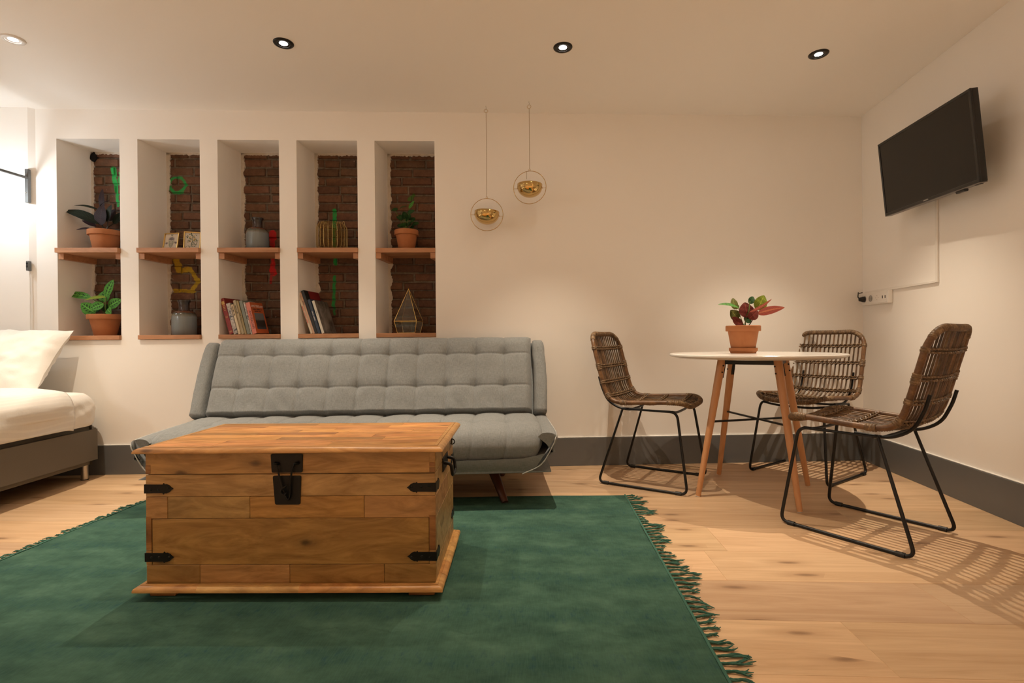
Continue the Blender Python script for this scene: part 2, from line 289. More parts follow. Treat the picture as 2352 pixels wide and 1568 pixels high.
# ------------------------------------------------------------------ mesh helpers
class MB:
    def __init__(s): s.v = []; s.f = []; s.uv = {}
    def add(s, vs, fs, M=None):
        k = len(s.v)
        s.v += [tuple(M @ Vector(p)) if M else tuple(p) for p in vs]; s.f += [tuple(i + k for i in f) for f in fs]; return s
    def box(s, x0, x1, y0, y1, z0, z1, b=0.0, seg=1, M=None):
        if b <= 0:
            vs = [(x, y, z) for z in (z0, z1) for y in (y0, y1) for x in (x0, x1)]
            return s.add(vs, [(0, 2, 3, 1), (4, 5, 7, 6), (0, 1, 5, 4), (2, 6, 7, 3), (0, 4, 6, 2), (1, 3, 7, 5)], M)
        bm = bmesh.new(); bmesh.ops.create_cube(bm, size=1)
        for v in bm.verts: v.co = Vector(((x0 + x1) / 2 + v.co.x * (x1 - x0), (y0 + y1) / 2 + v.co.y * (y1 - y0), (z0 + z1) / 2 + v.co.z * (z1 - z0)))
        b = min(b, abs(x1 - x0) * .49, abs(y1 - y0) * .49, abs(z1 - z0) * .49)
        bmesh.ops.bevel(bm, geom=bm.edges[:], offset=b, segments=seg, profile=.5, affect='EDGES')
        return s.addbm(bm, M)
    def addbm(s, bm, M=None):
        bm.verts.index_update()
        s.add([v.co[:] for v in bm.verts], [[v.index for v in f.verts] for f in bm.faces], M); bm.free(); return s
    def tube(s, pts, r, n=8, closed=False, caps=True, M=None, flat=1.0):
        pts = [Vector(p) for p in pts]; m = len(pts)
        rr = r if isinstance(r, (list, tuple)) else [r] * m
        tan = []
        for i in range(m):
            a = pts[(i - 1) % m] if (closed or i > 0) else pts[i]; b = pts[(i + 1) % m] if (closed or i < m - 1) else pts[i]
            tan.append((b - a).normalized())
        up = Vector((0, 0, 1)) if abs(tan[0].z) < .9 else Vector((1, 0, 0))
        nx = (up - tan[0] * up.dot(tan[0])).normalized(); vs = []; fs = []
        for i in range(m):
            nx = (nx - tan[i] * nx.dot(tan[i]))
            if nx.length < 1e-6: nx = tan[i].orthogonal()
            nx.normalize(); ny = tan[i].cross(nx)
            for j in range(n):
                a = 2 * math.pi * j / n; vs.append(tuple(pts[i] + (nx * math.cos(a) * flat + ny * math.sin(a)) * rr[i]))
        for i in range(m if closed else m - 1):
            for j in range(n):
                a = i * n + j; b = i * n + (j + 1) % n; c = ((i + 1) % m) * n + (j + 1) % n; d = ((i + 1) % m) * n + j
                fs.append((a, b, c, d))
        if caps and not closed: fs.append(tuple(range(n - 1, -1, -1))); fs.append(tuple((m - 1) * n + j for j in range(n)))
        return s.add(vs, fs, M)
    def lathe(s, prof, n=32, M=None, closed=False):
        vs = []; fs = []; ring = []
        for (r, z) in prof:
            if r < 1e-6: ring.append([len(vs)]); vs.append((0, 0, z))
            else:
                ring.append(list(range(len(vs), len(vs) + n)))
                vs += [(r * math.cos(2 * math.pi * j / n), r * math.sin(2 * math.pi * j / n), z) for j in range(n)]
        prs = list(zip(ring[:-1], ring[1:]))
        if closed: prs.append((ring[-1], ring[0]))
        for a, b in prs:
            for j in range(n):
                k = (j + 1) % n
                if len(a) == 1 and len(b) == 1: continue
                if len(a) == 1: fs.append((a[0], b[k], b[j]))
                elif len(b) == 1: fs.append((a[j], a[k], b[0]))
                else: fs.append((a[j], a[k], b[k], b[j]))
        return s.add(vs, fs, M)
    def grid(s, nu, nv, fn, closed_u=False, M=None, uv=False):
        vs = []; fs = []; k0 = len(s.v)
        for j in range(nv + 1):
            for i in range(nu + (0 if closed_u else 1)):
                vs.append(tuple(fn(i / nu, j / nv)))
                if uv: s.uv[k0 + len(vs) - 1] = (i / nu, j / nv)
        w = nu if closed_u else nu + 1
        for j in range(nv):
            for i in range(nu):
                a = j * w + i; b = j * w + (i + 1) % w if closed_u else j * w + i + 1
                fs.append((a, b, b + w, a + w))
        return s.add(vs, fs, M)
    def prism(s, poly, f0_, f1_, M=None):
        """poly: 2-D outline, f0_/f1_: maps an outline point to the two 3-D faces"""
        n = len(poly); vs = [f0_(p) for p in poly] + [f1_(p) for p in poly]
        fs = [tuple(range(n - 1, -1, -1)), tuple(range(n, 2 * n))] + [(i, (i + 1) % n, n + (i + 1) % n, n + i) for i in range(n)]
        return s.add(vs, fs, M)
    def mesh(s, name, mat, smooth=35, fix=True):
        me = bpy.data.meshes.new(name); me.from_pydata(s.v, [], s.f)
        if fix:
            bm = bmesh.new(); bm.from_mesh(me); bmesh.ops.recalc_face_normals(bm, faces=bm.faces[:]); bm.to_mesh(me); bm.free()
        if s.uv:
            ul = me.uv_layers.new(name='UVMap')
            for lp in me.loops: ul.data[lp.index].uv = s.uv.get(lp.vertex_index, (0, 0))
        if smooth:
            me.polygons.foreach_set('use_smooth', [True] * len(me.polygons))
            if smooth < 180: me.set_sharp_from_angle(angle=R(smooth))
        for m in (mat if isinstance(mat, (list, tuple)) else [mat]): me.materials.append(MATS[m])
        me.update(); return me
    def build(s, name, mat, parent=None, smooth=35, color=None, fix=True, **kw):
        return mobj(name, s.mesh(name, mat, smooth, fix), parent, color, **kw)

def mobj(name, me, parent=None, color=None, label=None, cat=None, group=None, kind=None, loc=None, rot=None):
    o = bpy.data.objects.new(name, me); col.objects.link(o)
    if parent: o.parent = parent
    if color: o.color = tuple(color) + (1,) if len(color) == 3 else color
    if loc is not None: o.location = loc
    if rot is not None: o.rotation_euler = rot
    tag(o, label, cat, group, kind); return o
def tag(o, label=None, cat=None, group=None, kind=None):
    for k, v in (('label', label), ('category', cat), ('group', group), ('kind', kind)):
        if v: o[k] = v
    return o
def thing(name, label, cat, loc=(0, 0, 0), rotz=0.0, group=None):
    o = bpy.data.objects.new(name, None); col.objects.link(o); o.location = loc; o.rotation_euler = (0, 0, rotz)
    o.empty_display_size = .05
    return tag(o, label, cat, group)
def dup(root, loc, rotz, label):
    r = root.copy(); col.objects.link(r); r.location = loc; r.rotation_euler = (0, 0, rotz); r['label'] = label
    for ch in root.children:
        c = ch.copy(); col.objects.link(c); c.parent = r
        for g in ch.children:
            d = g.copy(); col.objects.link(d); d.parent = c
    return r
def B(x0, x1, y0, y1, z0, z1, b=0.0, seg=1): return MB().box(x0, x1, y0, y1, z0, z1, b, seg)
def spline(pts, n=8, closed=False):
    P = [Vector(p) for p in pts]; m = len(P); out = []
    for i in range(m if closed else m - 1):
        a = P[(i - 1) % m] if closed or i > 0 else P[i] * 2 - P[i + 1]
        b = P[i]; c = P[(i + 1) % m]; d = P[(i + 2) % m] if closed or i < m - 2 else c * 2 - b
        for k in range(n):
            t = k / n
            out.append(.5 * ((2 * b) + (c - a) * t + (2 * a - 5 * b + 4 * c - d) * t * t + (3 * b - a - 3 * c + d) * t ** 3))
    if not closed: out.append(P[-1])
    return out
def rounded(path, r, n=5):
    """polyline with rounded corners"""
    P = [Vector(p) for p in path]; out = [P[0]]
    for i in range(1, len(P) - 1):
        a, b, c = P[i - 1], P[i], P[i + 1]; d1 = (a - b); d2 = (c - b); k = min(r, d1.length * .45, d2.length * .45)
        p, q = b + d1.normalized() * k, b + d2.normalized() * k
        for j in range(n + 1):
            t = j / n; out.append(p * (1 - t) ** 2 + b * 2 * t * (1 - t) + q * t * t)
    out.append(P[-1]); return out
def text(name, body, size, mat, parent, M, align='CENTER'):
    cu_ = bpy.data.curves.new(name, 'FONT'); cu_.body = body; cu_.size = size; cu_.align_x = align; cu_.align_y = 'CENTER'; cu_.extrude = .0002; cu_.resolution_u = 2
    tmp = bpy.data.objects.new(name + '_tmp', cu_); col.objects.link(tmp)
    me = bpy.data.meshes.new_from_object(tmp.evaluated_get(bpy.context.evaluated_depsgraph_get()))
    bpy.data.objects.remove(tmp); me.name = name; me.transform(M); me.materials.clear(); me.materials.append(MATS[mat])
    return mobj(name, me, parent)

# ------------------------------------------------------------------ setting
RW0 = Vector((2.2097, 3.6026, 0)); RD = Vector((-.0711, -.9975, 0)).normalized(); RN = Vector((RD.y, -RD.x, 0))   # right wall: origin at the corner, direction towards the camera, normal into the room
def RWp(s, o=0, z=0): return RW0 + RD * s + RN * o + Vector((0, 0, z))
UL, UR = -3.198, 2.219
XL, YF = -5.4, -1.9
def quadmesh(name, quads, mat, smooth=0, **kw):
    m = MB()
    for q in quads: m.add(q, [(0, 1, 2, 3)])
    return m.build(name, mat, smooth=smooth, **kw)

NW_, NZ0, NZ1, ND = .390, .860, 2.147, .245
NU = [-3.070 + .502 * i for i in range(5)]
def wall_back():
    us = [UL]
    for u in NU: us += [u, u + NW_]
    us.append(UR); zs = [0, NZ0, NZ1, ZC]; q = []
    for i in range(len(us) - 1):
        for k in range(3):
            if k == 1 and i % 2 == 1: continue
            q.append([W(us[i], 0, zs[k]), W(us[i + 1], 0, zs[k]), W(us[i + 1], 0, zs[k + 1]), W(us[i], 0, zs[k + 1])])
    for u in NU:
        a, b = u, u + NW_
        q.append([NI(a, 0, NZ0), NI(a, ND + .03, NZ0), NI(a, ND + .03, NZ1), NI(a, 0, NZ1)])
        q.append([NI(b, 0, NZ0), NI(b, ND + .03, NZ0), NI(b, ND + .03, NZ1), NI(b, 0, NZ1)])
        q.append([NI(a, 0, NZ1), NI(b, 0, NZ1), NI(b, ND + .03, NZ1), NI(a, ND + .03, NZ1)])
        q.append([NI(a, 0, NZ0), NI(b, 0, NZ0), NI(b, ND + .03, NZ0), NI(a, ND + .03, NZ0)])
    return quadmesh('wall_back', q, 'wall_paint', fix=False, kind='structure', label='cream wall with five tall shelf niches cut into it')
wall_b = wall_back()
# boxed-out wall behind the bed
UA, OA = -3.228, .02
q = [[W(UL, 0, 0), W(UA, OA, 0), W(UA, OA, ZC), W(UL, 0, ZC)], [W(UA, OA, 0), W(UA, OA, ZC), W(-5.55, OA, ZC), W(-5.55, OA, 0)]]
quadmesh('wall_alcove', q, 'wall_paint', fix=False, kind='structure', label='white boxed-out wall behind the bed')
yl = WA * XL + WB
quadmesh('wall_left', [[Vector((XL, yl, 0)), Vector((XL, YF, 0)), Vector((XL, YF, ZC)), Vector((XL, yl, ZC))]], 'wall_paint', fix=False, kind='structure')
sR = (RW0.y - YF) / -RD.y
quadmesh('wall_right', [[RWp(0), RWp(sR), RWp(sR, 0, ZC), RWp(0, 0, ZC)]], 'wall_paint', fix=False, kind='structure')
quadmesh('wall_front', [[Vector((XL, YF, 0)), RWp(sR), RWp(sR, 0, ZC), Vector((XL, YF, ZC))]], 'wall_paint', fix=False, kind='structure')
mb = MB().box(XL - .1, 2.5, YF - .1, 3.95, ZC, ZC + .1); mb.build('ceiling', 'ceiling_paint', smooth=0, kind='structure')
floor = MB().box(XL - .1, 2.5, YF - .1, 3.95, -.10, -.018).build('floor', 'floor_gap', smooth=0, kind='structure')
# planks, each its own piece
PWID = .25
def planks():
    rows = int((3.9 - YF) / PWID) + 1; y0 = 2.05 - PWID * int((2.05 - YF) / PWID + 1)
    fixed = {2.05: .645, 1.80: 1.26, 2.80: .232}      # plank ends visible in the picture
    cache = {}
    for r in range(rows + 1):
        ya = y0 + r * PWID; yb = ya + PWID
        if ya > 3.75: break
        rr = random.Random(100 + r)
        key = [k for k in fixed if abs(k - yb) < .01]
        x = fixed[key[0]] if key else rr.uniform(-1.4, 1.2)
        while x > XL: x -= 2.2
        while x < 2.45:
            x1 = x + 2.2; a, b = max(x, XL - .05), min(x1, 2.4)
            if b - a > .05:
                L = round(b - a, 3)
                if L not in cache: cache[L] = MB().box(-L / 2, L / 2, -PWID / 2 + .0004, PWID / 2 - .0004, -.018, 0, .0009).mesh('plank', 'oak_floor', 0)
                t = rr.uniform(.82, 1.12)
                mobj('plank', cache[L], floor, (t * rr.uniform(.98, 1.03), t, t * rr.uniform(.94, 1.05)), loc=((a + b) / 2, (ya + yb) / 2, 0))
            x = x1
planks()
# skirting boards with their white top bead
def skirting(name, p, d, L, n_, z1=.185):
    M = Matrix((( d.x, n_.x, 0, p.x), (d.y, n_.y, 0, p.y), (0, 0, 1, 0), (0, 0, 0, 1)))
    o = MB().box(0, L, 0, .014, 0, z1, .001, M=M).build(name, 'skirting_grey', smooth=0, kind='structure')
    MB().box(0, L, 0, .010, z1, z1 + .006, .002, M=M).build('top_bead', 'white_gloss', o)
    return o
skirting('baseboard_back', W(UL), T, UR - UL - .0, N)
skirting('baseboard_right', RWp(0), RD, sR, RN)
skirting('baseboard_left', Vector((XL, yl, 0)), Vector((0, -1, 0)), yl - YF, Vector((1, 0, 0)))

# ------------------------------------------------------------------ brick wall at the back of the niches
bw = MB()
pb = lambda u, d, z: NI(u, d, z)
for (ua, ub) in [(UL, -.55)]:
    bw.add([pb(ua, ND + .0065, .8), pb(ub, ND + .0065, .8), pb(ub, ND + .0065, 2.2), pb(ua, ND + .0065, 2.2), pb(ua, ND + .09, .8), pb(ub, ND + .09, .8), pb(ub, ND + .09, 2.2), pb(ua, ND + .09, 2.2)],
           [(0, 1, 2, 3), (5, 4, 7, 6), (0, 4, 5, 1), (3, 2, 6, 7), (0, 3, 7, 4), (1, 5, 6, 2)])
brickwall = bw.build('wall_brick', 'mortar', smooth=0, kind='structure', label='old dark brick wall with paint strokes at the back of the niches')
def bricks():
    variants = []
    for k in range(8):
        rr = random.Random(k); j = lambda a: rr.uniform(-a, a)
        fr = [(-.5 + .03 + j(.02), -.5 + .09 + j(.06)), (.5 - .03 + j(.02), -.5 + .09 + j(.06)), (.5 - .03 + j(.02), .5 - .09 + j(.06)), (-.5 + .03 + j(.02), .5 - .09 + j(.06))]
        md = [(-.5, -.5), (.5, -.5), (.5, .5), (-.5, .5)]
        vs = [(x, 0 + j(.06), z) for x, z in fr] + [(x, .25, z) for x, z in md] + [(x, 1, z) for x, z in md] + [(j(.1), -.08 + j(.08), j(.1))]
        fs = [(0, 1, 12), (1, 2, 12), (2, 3, 12), (3, 0, 12)] + [(i, (i + 1) % 4, 4 + (i + 1) % 4, 4 + i)[::-1] for i in range(4)] + [(4 + i, 4 + (i + 1) % 4, 8 + (i + 1) % 4, 8 + i)[::-1] for i in range(4)]
        variants.append(MB().add(vs, fs).mesh('brick', 'brick', 40))
    ch = .0612; k = 0
    for ni, ua in enumerate(NU):
        ub = ua + NW_; z = NZ0 + .03; row = 0
        while z < NZ1 - .004:
            h = min(ch - .009, NZ1 - .006 - z)
            rr = random.Random(ni * 1000 + row); u = ua - .25 + (row % 2) * .11 + rr.uniform(-.03, .03)
            while u < ub:
                L = (.205 if (row % 4) != 3 or rr.random() < .6 else .098) * rr.uniform(.94, 1.05)
                a, b = max(u, ua - .004), min(u + L, ub + .004)
                if b - a > .02 and h > .012:
                    s_ = rr.uniform(.8, 1.22) * (1.0 if z > 1.43 else .92)
                    o = mobj('brick', rr.choice(variants), brickwall, (s_ * rr.uniform(.95, 1.1), s_, s_ * rr.uniform(.9, 1.05)))
                    o.location = NI((a + b) / 2, ND - .002 + rr.uniform(-.003, .003), z + h / 2 + rr.uniform(-.003, .003)); o.rotation_euler = (0, rr.uniform(-.022, .022), WALL_ROT)
                    o.scale = (b - a, .035, h)
                u += L + .010
            z += ch; row += 1
bricks()
# ragged plaster along the brick edges
def ragged(u, z0, z1, wd, seed, horiz=False, L=0):
    rr = random.Random(seed); m = MB(); n = int(abs((z1 - z0) if not horiz else L) / .008); pts = []
    for i in range(n + 1):
        t = i / n; e = wd * (.55 + .45 * noise.noise(Vector((t * 22, seed, 0)))) + rr.uniform(0, wd * .22)
        if not horiz: pts.append(((u, z0 + (z1 - z0) * t), (u + e, z0 + (z1 - z0) * t)))
        else: pts.append(((u + L * t, z1), (u + L * t, z1 - e)))
    for d in (ND - .008, ND + .011):
        m.add([tuple(NI(a[0], d, a[1])) for a, b in pts] + [tuple(NI(b[0], d, b[1])) for a, b in pts], [(i, i + 1, n + 2 + i, n + 1 + i) for i in range(n)])
    k = 2 * (n + 1)
    m.f += [(n + 1 + i, n + 2 + i, k + n + 2 + i, k + n + 1 + i) for i in range(n)]
    return m.build('plaster_edge', 'raw_plaster', wall_b, smooth=0)
for i, u in enumerate(NU):
    ragged(u - .001, NZ0 + .03, NZ1, .034 if i else .026, 3 + i); ragged(u, 0, NZ1 + .001, .024, 20 + i, True, NW_)
dark_patch = MB(); rr = random.Random(4)  # slightly raised patch, the dark of a plaster gap put into its colour
hp = [(.022 * (1 + rr.uniform(-.25, .25)) * math.cos(a), .030 * (1 + rr.uniform(-.25, .25)) * math.sin(a)) for a in [2 * math.pi * k / 14 for k in range(14)]] 
dark_patch.prism(hp, lambda p: tuple(NI(NU[0] + .020 + p[0], ND - .016, 2.112 + p[1])), lambda p: tuple(NI(NU[0] + .020 + p[0], ND + .01, 2.112 + p[1]))).build('dark_patch', 'opening_dark', brickwall, smooth=0, label='black patch painted as the dark inside a gap in the plaster')

# ------------------------------------------------------------------ ceiling spots
SPOTS = [((-2.562, 2.390), 'spot_white', 'white-rimmed ceiling spotlight above the bed, leftmost of the row'), ((-1.262, 2.510), 'spot_dark', 'dark-rimmed ceiling spotlight above the niches, second from the left'),
         ((.140, 2.640), 'spot_dark', 'dark-rimmed ceiling spotlight right of the hanging planters'), ((1.496, 2.793), 'spot_dark', 'dark-rimmed ceiling spotlight above the round table, nearest the television'),
         ((-2.10, 1.50), 'spot_dark', 'ceiling spotlight over the left end of the rug, out of the picture'), ((-.75, 1.58), 'spot_dark', 'ceiling spotlight over the chest, out of the picture'), ((.60, 1.70), 'spot_dark', 'ceiling spotlight over the right end of the rug, out of the picture'),
         ((-2.25, -.55), 'spot_dark', 'added fill spotlight behind the camera, leftmost and out of the picture'), ((-.45, -.55), 'spot_dark', 'added fill spotlight behind the camera, middle one and out of the picture'), ((1.20, -.55), 'spot_dark', 'added fill spotlight behind the camera, rightmost and out of the picture')]  # rear row is added behind the camera for ambient fill
def spot(xy, rim, label, watts):
    t = thing('ceiling_spotlight', label, 'spotlight', (xy[0], xy[1], ZC), 0, 'recessed ceiling spotlights')
    MB().lathe([(.030, .0), (.049, .0), (.049, -.002), (.046, -.0055), (.038, -.007), (.031, -.0055), (.030, -.002)], 40, closed=True).build('rim', rim, t, 60)
    MB().lathe([(.0315, -.0045), (.026, -.0026), (.019, -.0020)], 40).build('reflector', rim if rim == 'spot_dark' else 'spot_white', t, 60)
    MB().lathe([(.0, -.0024), (.019, -.0024), (.0235, -.0006)], 40).build('lens', 'lens_glow', t, 60)
    ld = bpy.data.lights.new('spot_light', 'SPOT'); ld.spot_size = R(SPOT_CONE if watts != MID_W else 60); ld.spot_blend = 1.0; ld.shadow_soft_size = .008; ld.energy = watts; ld.color = WARM
    lo = bpy.data.objects.new('spot_light', ld); col.objects.link(lo); lo.parent = t; lo.location = (0, 0, -.025)
    ld = bpy.data.lights.new('flood_light', 'AREA'); ld.shape = 'DISK'; ld.size = .034; ld.energy = FLOOD_W[0 if watts == SPOT_W else 1 if watts == MID_W else 2]; ld.color = WARM
    lo = bpy.data.objects.new('flood_light', ld); col.objects.link(lo); lo.parent = t; lo.location = (0, 0, -.0085)
for i, (xy, rim, lb) in enumerate(SPOTS): spot(xy, rim, lb, SPOT_W if i < 4 else MID_W if i < 7 else REAR_W)
# added glowing globe, unseen, that fills the room with neutral light
for k, (x, y, z, lb, watts, lc) in enumerate(((-3.9, .5, 1.80, 'added glowing fill globe beyond the bed, out of the picture', FILL_W, FILL_COL),)):
    t = thing('fill_globe', lb, 'lamp', (x, y, ZC))
    MB().lathe([(0, 0), (.05, 0), (.05, -.02), (0, -.022)], 24).build('ceiling_rose', 'spot_white', t, 40)
    MB().tube([(0, 0, -.02), (0, 0, z + .12 - ZC)], .003, 6).build('cord', 'black_plastic', t, 60)
    MB().lathe([(.12 * math.sin(R(a)), z - ZC - .12 * math.cos(R(a))) for a in range(0, 181, 12)], 32).build('globe', 'fill_glow', t, 180)

# ------------------------------------------------------------------ shelves in the niches
ZM, ZL = 1.447, .889
ORD = ['leftmost niche', 'second niche from the left', 'middle niche', 'fourth niche from the left', 'rightmost niche']
def shelf(i, z, th, out, low):
    ua, ub = NU[i], NU[i] + NW_
    t = thing('wall_shelf', ('lower' if low else 'upper') + ' reddish wooden shelf of the ' + ORD[i], 'shelf', NI((ua + ub) / 2, 0, z - th), 0, 'wooden shelves in the wall niches')
    o0 = NI((ua + ub) / 2, 0, z - th); m = MB()
    def pt(u, d, zz):
        p = (W(u, -d, zz) if d < 0 else NI(u, d, zz)) - o0
        return tuple(p)
    e = .0015
    poly = [(ua + e, -out), (ub - e, -out), (ub - e, ND - .006), (ua + e, ND - .006)]
    bm = bmesh.new(); vs = [bm.verts.new(pt(u, d, z - th + e)) for u, d in poly] + [bm.verts.new(pt(u, d, z)) for u, d in poly]
    for f in [(3, 2, 1, 0), (4, 5, 6, 7)] + [(k, (k + 1) % 4, 4 + (k + 1) % 4, 4 + k) for k in range(4)]: bm.faces.new([vs[q] for q in f])
    bmesh.ops.bevel(bm, geom=bm.edges[:], offset=.0012, segments=1, affect='EDGES')
    m.addbm(bm).build('board', 'shelf_wood', t, 0)
    if not low:
        for (a, b) in ((ua + .002, ua + .034), (ub - .034, ub - .002)):
            c = MB(); zz0, zz1 = z - th - .036, z - th + .001
            pp = [(a, .004), (b, .004), (b, ND - .008), (a, ND - .008)]
            c.prism(pp, lambda p: pt(p[0], p[1], zz0), lambda p: pt(p[0], p[1], zz1)).build('batten', 'shelf_wood', t, 0)
for i in range(5):
    shelf(i, ZM, .032, [.026, .024, .022, .016, .004][i], False); shelf(i, ZL, .029, [.018, .018, .016, .010, .006][i], True)

# ------------------------------------------------------------------ plants
def leaf(parent, b, t, w, nrm, mat, curl=.15, fold=.12, n=12, m=6, tipw=.0):
    b, t = Vector(b), Vector(t); ax = t - b; L = ax.length; ax.normalize(); nr = Vector(nrm).normalized()
    sd = ax.cross(nr).normalized(); nr = sd.cross(ax).normalized()
    def fn(u, v):
        s_ = (u - .5) * 2; wd = w / 2 * (math.sin(math.pi * min(1, v ** .8 * .985 + .012)) ** .72) * (1 - .25 * v * tipw)
        p = b + ax * (L * v) + sd * (s_ * wd) + nr * (curl * L * (math.sin(math.pi * v)) + fold * wd * abs(s_) ** 1.5) + nr * (.012 * w * math.sin(v * 19 + s_ * 2))
        return p
    return MB().grid(m, n, fn, uv=True).build('leaf', mat, parent, 180, fix=False)
def stem(parent, pts, r, mat='stem_green'):
    return MB().tube(spline(pts, 5), r, 6).build('stem', mat, parent, 60)
def pot(parent, r, h, rb, rimh, saucer=0.0, sh=.012, zoff=0.0):
    z = zoff
    if saucer:
        MB().lathe([(0, z), (saucer * .88, z), (saucer * .93, z + sh * .35), (saucer, z + sh * .5), (saucer, z + sh), (saucer * .94, z + sh), (saucer * .9, z + sh * .5), (0, z + sh * .45)], 40).build('saucer', 'terracotta', parent, 40)
        z += sh * .5
    rs = rb + (r * .93 - rb) * ((h - rimh) / h)
    MB().lathe([(0, z), (rb - .003, z), (rb, z + .003), (rs, z + h - rimh), (r * .985, z + h - rimh), (r, z + h - rimh + .003), (r, z + h - .003), (r - .003, z + h), (r - .010, z + h), (r - .012, z + h - .02), (rs - .012, z + h - .028), (rs - .012, z + h - .03)], 44).build('pot', 'terracotta', parent, 40)
    MB().lathe([(rs - .010, z + h - .022), (rs * .5, z + h - .016), (0, z + h - .018)], 28).build('soil', 'soil', parent, 60)
    return z + h
def plant(label, loc, k, org, pot_args, leaves, stems, dep=None):
    """leaves given in drawing units right/up from the rim centre; k scales to metres"""
    t = thing('potted_plant', label, 'plant', loc, 0, None); zr = pot(t, *pot_args)
    cv = lambda p: (( p[0] - org[0]) * k, p[2] if len(p) > 2 else 0.0, zr + (org[1] - p[1]) * k)
    for (b, tp, w, nrm, mat, cl) in leaves: leaf(t, cv(b), cv(tp), w * k, nrm, mat, cl)
    for (pts, r, mat) in stems: stem(t, [cv(p) for p in pts], r, mat)
    return t
F = (0, -1, .15); UPF = (0, -.6, .8); 
# maranta on the round table
TBL = Vector((1.175, 2.861, 0)); TZ = .752
plant('prayer plant with red and green leaves in a terracotta pot on the round table', (1.135, 2.90, TZ), .000263, (818, 775), (.090, .138, .061, .031, .0735, .030),
      [((700, 400, -.02), (265, 330, -.03), 115, UPF, 'leaf_green', .08), ((650, 430, .0), (640, 185, .02), 155, F, 'leaf_olive', .06), ((880, 610, -.01), (860, 285, .0), 320, F, 'leaf_maroon', .05),
       ((745, 640, .02), (590, 440, .02), 230, F, 'leaf_olive', .06), ((770, 770, -.03), (525, 600, -.05), 165, F, 'leaf_maroon', -.12), ((1000, 310, .03), (1110, 150, .05), 140, F, 'leaf_dark', .1), ((760, 420, .05), (745, 295, .06), 130, F, 'leaf_olive', .1),
       ((1110, 450, .0), (1255, 143, .0), 270, F, 'leaf_lime', .04), ((890, 500, -.04), (1330, 235, -.05), 80, (.2, -.8, -.4), 'leaf_pink', .07), ((1080, 525, -.02), (1622, 410, -.03), 185, (0, -.9, -.35), 'leaf_pink', -.06),
       ((900, 640, -.03), (1075, 470, -.03), 210, F, 'leaf_maroon', .06), ((1000, 720, .03), (930, 560, .05), 150, F, 'leaf_dark', .05)],
      [([(835, 790), (760, 560), (705, 410, -.02)], .0022, 'stem_green'), ([(850, 790), (880, 560, -.01), (890, 490, -.03), (935, 260, -.02)], .0028, 'stem_green'), ([(930, 790), (1010, 640, -.01), (1090, 470, -.01)], .0026, 'stem_dark'), ([(850, 790), (800, 640, .02), (745, 620, .02)], .002, 'stem_green'), ([(870, 790), (930, 560, .03), (1000, 310, .03)], .002, 'stem_dark')])
# dark calathea, upper left niche
def shelf_loc(u, d, z): return NI(u, d, z)
plant('dark purple-leaved plant in a terracotta pot on the upper shelf of the leftmost niche', shelf_loc(-2.868, .110, ZM), .000335, (897, 980), (.097, .127, .068, .034, .080, .014),
      [((800, 560, .02), (770, 115, .03), 125, F, 'leaf_purple', .06), ((840, 850, -.02), (222, 605, -.06), 215, (.1, -.75, .65), 'leaf_night', .10), ((760, 560, .0), (310, 480, -.02), 75, UPF, 'leaf_night', .08),
       ((860, 880, -.02), (905, 480, -.02), 260, F, 'leaf_purple', .06), ((820, 495, -.01), (1060, 405, -.02), 90, UPF, 'leaf_purple', .1), ((1010, 830, .02), (1215, 575, .04), 170, F, 'leaf_night', .06),
       ((790, 905, -.03), (555, 800, -.05), 90, (0, -.8, .5), 'leaf_purple', .05), ((720, 955, -.05), (488, 995, -.07), 60, (0, -.8, .6), 'leaf_purple', .05), ((950, 800, -.01), (1085, 475, -.02), 130, F, 'leaf_night', .05), ((900, 760, .03), (1000, 520, .04), 190, F, 'leaf_purple', .03), ((780, 700, .02), (700, 560, .02), 120, F, 'leaf_purple', .05)],
      [([(870, 1000), (840, 900), (800, 560, .02)], .003, 'stem_dark'), ([(880, 1000), (850, 900), (840, 850, -.02)], .003, 'stem_dark'), ([(900, 1000), (930, 900, .01), (1010, 820, .02)], .003, 'stem_dark'), ([(890, 1000), (880, 930), (860, 860, -.02)], .003, 'stem_dark'), ([(910, 1000), (940, 900), (950, 780)], .003, 'stem_dark'), ([(860, 1000), (800, 940, -.02), (720, 950, -.05)], .002, 'stem_dark')])
# green maranta, lower left niche
plant('bright green spotted plant in a terracotta pot on the lower shelf of the leftmost niche', shelf_loc(-2.882, .118, ZL), .00044, (792, 1112), (.099, .141, .0605, .032),
      [((610, 860, -.02), (240, 800, -.03), 125, (0, -.8, .6), 'leaf_green', .05), ((830, 845, -.01), (928, 588, .0), 140, F, 'leaf_green', .04), ((735, 920, .02), (745, 740, .03), 190, F, 'leaf_green', .05),
       ((860, 858, -.03), (595, 905, -.06), 95, UPF, 'leaf_lime', .06), ((720, 1095, -.04), (538, 950, -.06), 185, F, 'leaf_green', .05), ((850, 960, -.04), (695, 1045, -.07), 140, F, 'leaf_green', .08),
       ((865, 1000, -.01), (1050, 890, .0), 160, F, 'leaf_green', .04), ((890, 1030, -.03), (985, 1105, -.05), 110, F, 'leaf_green', .08), ((700, 1060, .0), (640, 1000, .0), 120, F, 'leaf_dark', .05), ((800, 1080, .0), (830, 960, .0), 160, F, 'leaf_dark', .03)],
      [([(800, 1130), (840, 980, -.02), (830, 850, -.01)], .0025, 'stem_green'), ([(790, 1130), (700, 960), (610, 860, -.02)], .0022, 'stem_green'), ([(810, 1130), (850, 1000, -.03), (865, 860, -.03)], .0025, 'stem_green'), ([(780, 1130), (740, 1000), (735, 920, .02)], .002, 'stem_green')])
